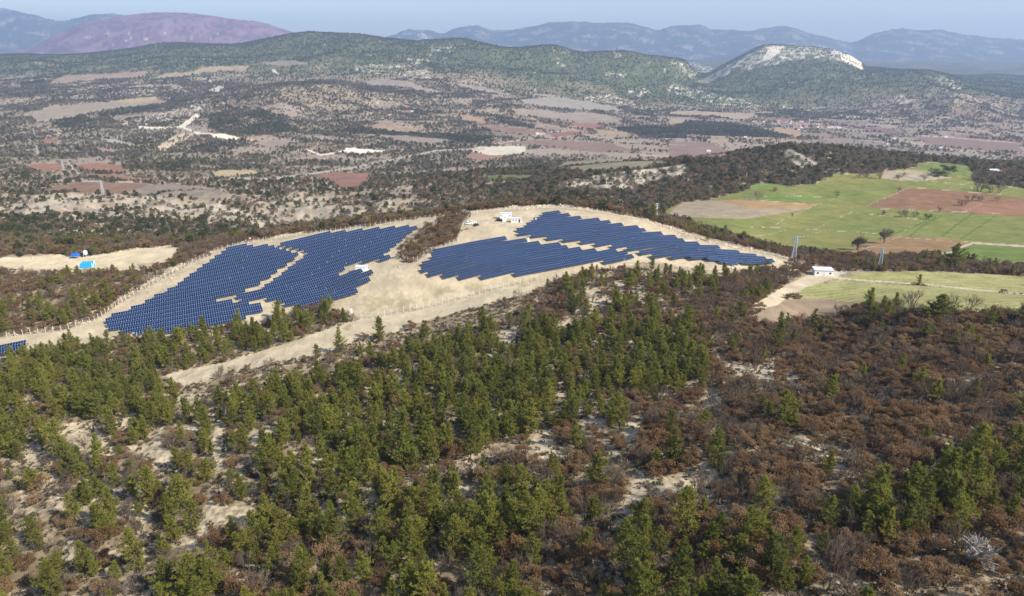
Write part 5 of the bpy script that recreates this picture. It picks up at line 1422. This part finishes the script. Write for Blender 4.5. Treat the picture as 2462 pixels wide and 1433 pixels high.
# white building by the gate on the right
p = at(1983, 660); e = empty('white_farm_building', p, -.12); tag(e, 'white flat roofed building at the road end right of the panels', 'building')
m_ = MB(); m_.box(-6.2, 3.6, -2.6, 2.6, -.6, 3.0); m_.build('wall', M_WHITE, e)
m_ = MB(); m_.hexa([(-6.5, -2.9, 3.0), (3.9, -2.9, 3.0), (3.9, 2.9, 3.0), (-6.5, 2.9, 3.0), (-6.5, -2.9, 3.2), (3.9, -2.9, 3.2), (3.9, 2.9, 3.6), (-6.5, 2.9, 3.6)]); m_.build('roof', M_ROOFW, e)
for x in (-4.6, 1.9):
    m_ = MB(); m_.box(x - .5, x + .5, -2.64, -2.58, 1.0, 2.0); m_.build('window', M_GLASSD, e)
m_ = MB(); m_.box(-1.9, -.9, -2.65, -2.58, -.1, 2.1); m_.build('door', M_OFFWHITE, e)
p = at(2008, 658); e = empty('yard_wall', p, -.25); tag(e, 'low white yard wall and posts running right from the white building', 'wall')
m_ = MB(); m_.box(-2.6, 5.5, -.12, .12, -.5, 1.3); m_.build('wall_panel', M_OFFWHITE, e)
for x in (-2.7, 0, 2.8, 5.6):
    m_ = MB(); m_.box(x - .14, x + .14, -.2, .2, -.5, 1.9); m_.build('post', M_WHITE, e)

# ------------------------------------------------------------------ houses
def house(px, py, L, D, H, rz, wallm, roofm, label, wins=2, name='village_house', group=None, ymin=1500, flat=False):
    p = at(px, py, ymin); e = empty(name, p, rz); tag(e, label, 'house', group)
    m_ = MB(); m_.box(-L / 2, L / 2, -D / 2, D / 2, -1.5, H); m_.build('wall', wallm, e)
    m_ = MB()
    if flat: m_.box(-L / 2 - .3, L / 2 + .3, -D / 2 - .3, D / 2 + .3, H, H + .4)
    else: m_.gable(-L / 2, L / 2, -D / 2, D / 2, H - .1, H + D * .24, .5, .2)
    m_.build('roof', roofm, e)
    for i in range(wins):
        x = -L / 2 + L * (i + .5) / wins
        m_ = MB(); m_.box(x - .6, x + .6, -D / 2 - .06, -D / 2 + .03, H * .45, H * .8); m_.build('window', M_GLASSD, e)
    return e
vz = lambda a, b_: (1780 + a / 8.207, 250 + b_ / 8.207)
vh = [(255,355,10,0),(300,345,8,1),(380,335,8,1),(455,350,9,0),(500,330,8,1),(585,305,9,1),(620,365,7,2),(670,395,11,0),(725,345,9,1),(755,370,12,1),(770,325,9,1),(860,360,13,0),(910,350,9,0),(985,380,8,0),(1000,345,8,1),(1030,380,8,0),
      (1060,420,10,1),(1075,460,13,0),(1110,395,9,1),(1130,435,8,0),(1165,425,15,0),(1175,350,9,1),(1215,350,8,0),(1190,465,10,0),(1180,500,9,0),(1140,505,7,1),(1240,395,9,1),(1265,440,8,1),(1270,395,7,0),(1310,440,11,0),(1300,405,8,0),
      (1420,420,13,0),(1455,435,8,0),(1530,455,12,0),(1500,400,9,1),(1545,400,9,1),(1600,455,8,0),(1625,470,7,0),(1720,460,10,1),(1765,460,9,1),(1810,455,9,0),(1880,455,10,0),(1940,485,14,2),(1855,475,7,2),(880,445,7,0),(940,450,8,0),(820,440,7,2)]
desc = ['white walled', 'red roofed', 'grey roofed']
used_l = {}
for i, (a, b_, L, ty) in enumerate(vh):
    px, py = vz(a, b_)
    side = 'at the left end of the village' if a < 560 else 'in the left part of the village' if a < 960 else 'in the crowded middle of the village' if a < 1290 else 'just right of the minaret' if a < 1640 else 'at the right end of the village'
    front = 'upper' if b_ < 380 else 'lower' if b_ > 440 else 'middle'
    lb = f"{'long' if L > 11 else 'small' if L < 9 else 'medium'} {desc[ty]} {front} house {side}"
    n_ = used_l.get(lb, 0); used_l[lb] = n_ + 1
    if n_: lb += [' beside its twin', ' behind its neighbours', ' next to the lane', ' among bare trees', ' by a garden'][min(n_ - 1, 4)]
    house(px, py + 1, L, L * .7, 5.2 if ty != 2 else 3.4, random.uniform(-.4, .4), M_WHITE if ty == 0 else M_PLAST, [M_TILE, M_TILE, M_ROOFW][ty], lb, 3 if L > 11 else 2, group='houses of the valley village')
p = at(*vz(1350, 395), 1500); e = empty('minaret', p); tag(e, 'slender white minaret rising above the valley village', 'minaret')
m_ = MB(); m_.lathe([(1.6, -1), (1.6, 3), (1.15, 4), (1.0, 21)], 0, 0, 12); m_.build('shaft', M_WHITE, e)
m_ = MB(); m_.lathe([(1.0, 14.5), (1.7, 15), (1.7, 15.9), (1.0, 15.9)], 0, 0, 12); m_.build('balcony', M_WHITE, e)
m_ = MB(); m_.lathe([(1.15, 21), (.05, 26)], 0, 0, 12); m_.build('spire', M_ROOFW, e)
pb_ = lambda a, b_: (830 + a / 3.002, 30 + b_ / 3.002)
house(*pb_(1408, 880), 24, 12, 6, .1, M_PINK, M_TILE, 'pink farmhouse beside the pale road in the valley', 3, 'farmhouse', ymin=1200)
house(*pb_(1385, 880), 9, 8, 3.5, .1, M_WHITE, M_ROOFW, 'low white shed left of the pink farmhouse', 1, 'shed', ymin=1200)
house(*pb_(450, 727), 20, 11, 5, -.1, M_PINK, M_TILE, 'salmon farmhouse on the brown slope left of the valley', 3, 'farmhouse', ymin=1200)
house(*pb_(482, 722), 13, 9, 4, -.1, M_ROOFW, M_ROOFW, 'grey blue barn right of the salmon farmhouse', 1, 'barn', ymin=1200)
house(*pb_(232, 655), 7, 6, 4, 0, M_WHITE, M_ROOFW, 'tiny white hut high on the brown slope', 1, 'hut', ymin=1200)
house(*pb_(325, 628), 7, 6, 4, 0, M_WHITE, M_ROOFW, 'tiny white hut above the salmon farmhouse', 1, 'hut', ymin=1200)
house(*pb_(2212, 706), 12, 7, 4, 0, M_ROOFW, M_ROOFW, 'grey shed at the foot of the wooded hills', 1, 'shed', ymin=1200)
pc_ = lambda a, b_: (1610 + a / 3.002, 30 + b_ / 3.002)
house(*pc_(2333, 1158), 11, 6, 3.4, .05, M_WHITE, M_ROOFW, 'long white shed at the right edge above the green fields', 2, 'shed', ymin=500)
house(*pc_(2365, 1160), 6, 5, 3.0, .05, M_PLAST, M_TILE, 'small red roofed hut right of the long white shed', 1, 'hut', ymin=500)
for i, (a, b_, lb) in enumerate([(545, 905, 'white hut by the dark hedge in the plain'), (280, 1006, 'white hut on the brown plain field'), (1620, 915, 'long pale shed beside the valley road'), (1990, 903, 'pale shed by the upper right road'), (1575, 955, 'white farm sheds among dark bushes'), (1955, 982, 'white hut where the right road bends')]):
    house(*pc_(a, b_), 10, 6, 3.5, 0, M_WHITE, M_ROOFW, lb, 1, 'hut', ymin=1200)

# ------------------------------------------------------------------ lone trees on the green fields
pg = lambda a, b_: (1800 + a / 3.582, 400 + b_ / 3.582)
def lone(px, py, wpx, hpx, models, label, name, cat, mw, mh, ymin=380, group='lone trees on the green fields'):
    p = at(px, py, ymin); d_ = (p - cam.location).length; s_ = F0 / d_
    e = empty(name, p, random.uniform(0, 6.28)); tag(e, label, cat, group)
    mm = models[random.randrange(len(models))]
    for nm, me in zip(('crown', 'trunk'), mm): obj(nm, me, e)
    sx = wpx / s_ / mw; e.scale = (sx, sx, hpx / s_ / mh)
    return e
LT = [(935,722,130,120,'large bare tree casting a long shadow over green and brown fields'), (1165,664,98,102,'tall bare tree second of the pair on the green field edge'), (755,268,50,55,'small bare tree at the wall between upper green fields'),
      (1285,226,36,42,'small bare tree left of the red ploughed field'), (1160,418,42,48,'round bare bush alone on the green field'), (1310,438,70,50,'left bush of the clump in the green field'), (1355,438,75,58,'tallest bush of the clump in the green field'),
      (1430,436,62,52,'bush right of the clump in the green field'), (1535,455,66,66,'bare bush at the end of the line of bushes'), (1640,388,42,46,'bush at the lower edge of the ploughed field'), (1845,342,70,60,'bare bush inside the ploughed field on its left'),
      (1905,300,90,58,'wide bare bush inside the ploughed field'), (1995,298,50,55,'bare bush on the right of the ploughed field'), (375,432,26,36,'tiny bare tree at the corner of the fallow field'), (940,102,80,60,'rounded brown bush at the top of the green field'),
      (1005,96,50,45,'lower brown bush at the top of the green field'), (1132,110,92,82,'tall brown tree at the top edge of the green field'), (1285,106,50,45,'brown bush on the tan strip'), (1320,90,70,30,'low brown thicket on the tan strip'), (1512,122,60,44,'grey bush at the end of the tan strip'),
      (80,290,80,65,'bare bush beside the fallow field by the wood'), (225,215,50,45,'bare bush at the left end of the green field'), (1985,215,120,85,'reddish tree at the right edge of the green fields'), (2080,228,90,60,'reddish thicket above the ploughed field'), (2150,232,80,70,'bare thicket at the right edge'),
      (1960,125,110,60,'brown thicket in the upper right'), (1960,78,60,40,'brown bush near the white shed'), (2050,120,100,70,'brown trees left of the white shed'), (1580,60,70,40,'brown bush beside the green bush'), (1450,860,0,0,''), (2140,300,40,30,'tiny bush at the right end of the ploughed field'),
      (1520,800,70,55,'round brown bush in the hedge by the farm track')]
for i, (a, b_, w, h_, lb) in enumerate(LT):
    if not lb: continue
    lone(*pg(a, b_), w / 3.582, h_ / 3.582, BTREES if h_ > 95 else BARES, lb, 'bare_tree', 'tree', 9.2 if h_ > 95 else 3.6, 8.2 if h_ > 95 else 3.5)
e = lone(*pg(1735, 892), 185 / 3.582, 210 / 3.582, [PINES[3]], 'large dark lone pine in the hedge right of the brown field', 'lone_pine', 'pine tree', 6.2, 7.3, 330)
for a, b_, w, h_, lb in ((1620, 85, 90, 60, 'left green bush in the upper right field'), (1690, 85, 110, 82, 'larger green tree clump in the upper right field')):
    e = lone(*pg(a, b_), w / 3.582, h_ / 3.582, OAKS, lb, 'evergreen_bush', 'bush', 3.8, 3.0)
    for ch in e.children:
        if ch.name.startswith('crown'):
            me = ch.data.copy(); me.materials[0] = M_PINED; ch.data = me
lone(1572, 530, 34, 46, [PINES[5]], 'dark tree behind the pale pylon', 'lone_pine', 'pine tree', 5.5, 9.0, 380)
lone(1568, 650, 26, 38, [PINES[1]], 'lone dark pine on the bank between the middle and right blocks', 'lone_pine', 'pine tree', 6.2, 9.0, 0)
lone(2245, 770, 85, 75, [PINES[3]], 'big dark evergreen on the crest below the crop strips', 'lone_pine', 'pine tree', 6.6, 9.0, 0)
for px, py, w, h_, lb in ((2190, 738, 50, 60, 'tall bare tree at the crest before the pale green crop'), (2150, 745, 30, 35, 'small bare tree left on the crest'), (2330, 748, 45, 42, 'bare tree on the crest near the right edge'), (2015, 752, 26, 34, 'lone bare tree on the dry brown grass'), (2290, 742, 30, 44, 'thin bare tree right of the big evergreen')):
    lone(px, py, w * .8, h_ * .75, BARES, lb, 'bare_tree', 'tree', 3.6, 3.5, 0, 'bare trees on the crest')
# pale dead tree in the bottom right corner
DT = make_bare(777, 5.2, 3.2, 3, True, M_BARKPALE, 1.3); DT[1].materials[0] = M_BARKPALE
p = at(2325, 1358); e = empty('dead_tree', p, .6); tag(e, 'pale grey dead tree with bare branches in the bottom right corner', 'tree')
for nm, me in zip(('branches', 'trunk'), DT): obj(nm, me, e)

# ------------------------------------------------------------------ haze
zmin = float(ZW.min()) - 1.0; zmax = float(ZW.max()) + 25
hz = MB(); hz.box(-20000, 20000, -900, 18600, zmin, zmax)
hm = bpy.data.materials.new('haze'); hm.use_nodes = True; nt = hm.node_tree; nt.nodes.clear()
ho = nt.nodes.new('ShaderNodeOutputMaterial'); pv = nt.nodes.new('ShaderNodeVolumePrincipled')
pv.inputs['Color'].default_value = (.52, .68, 1.0, 1); pv.inputs['Density'].default_value = HAZE_DENSITY; pv.inputs['Anisotropy'].default_value = .1
nt.links.new(pv.outputs[0], ho.inputs['Volume'])
o = hz.build('haze', hm); tag(o, 'pale blue haze filling the valley', None, None, 'stuff')
print('highest', zmax, 'lowest', zmin)
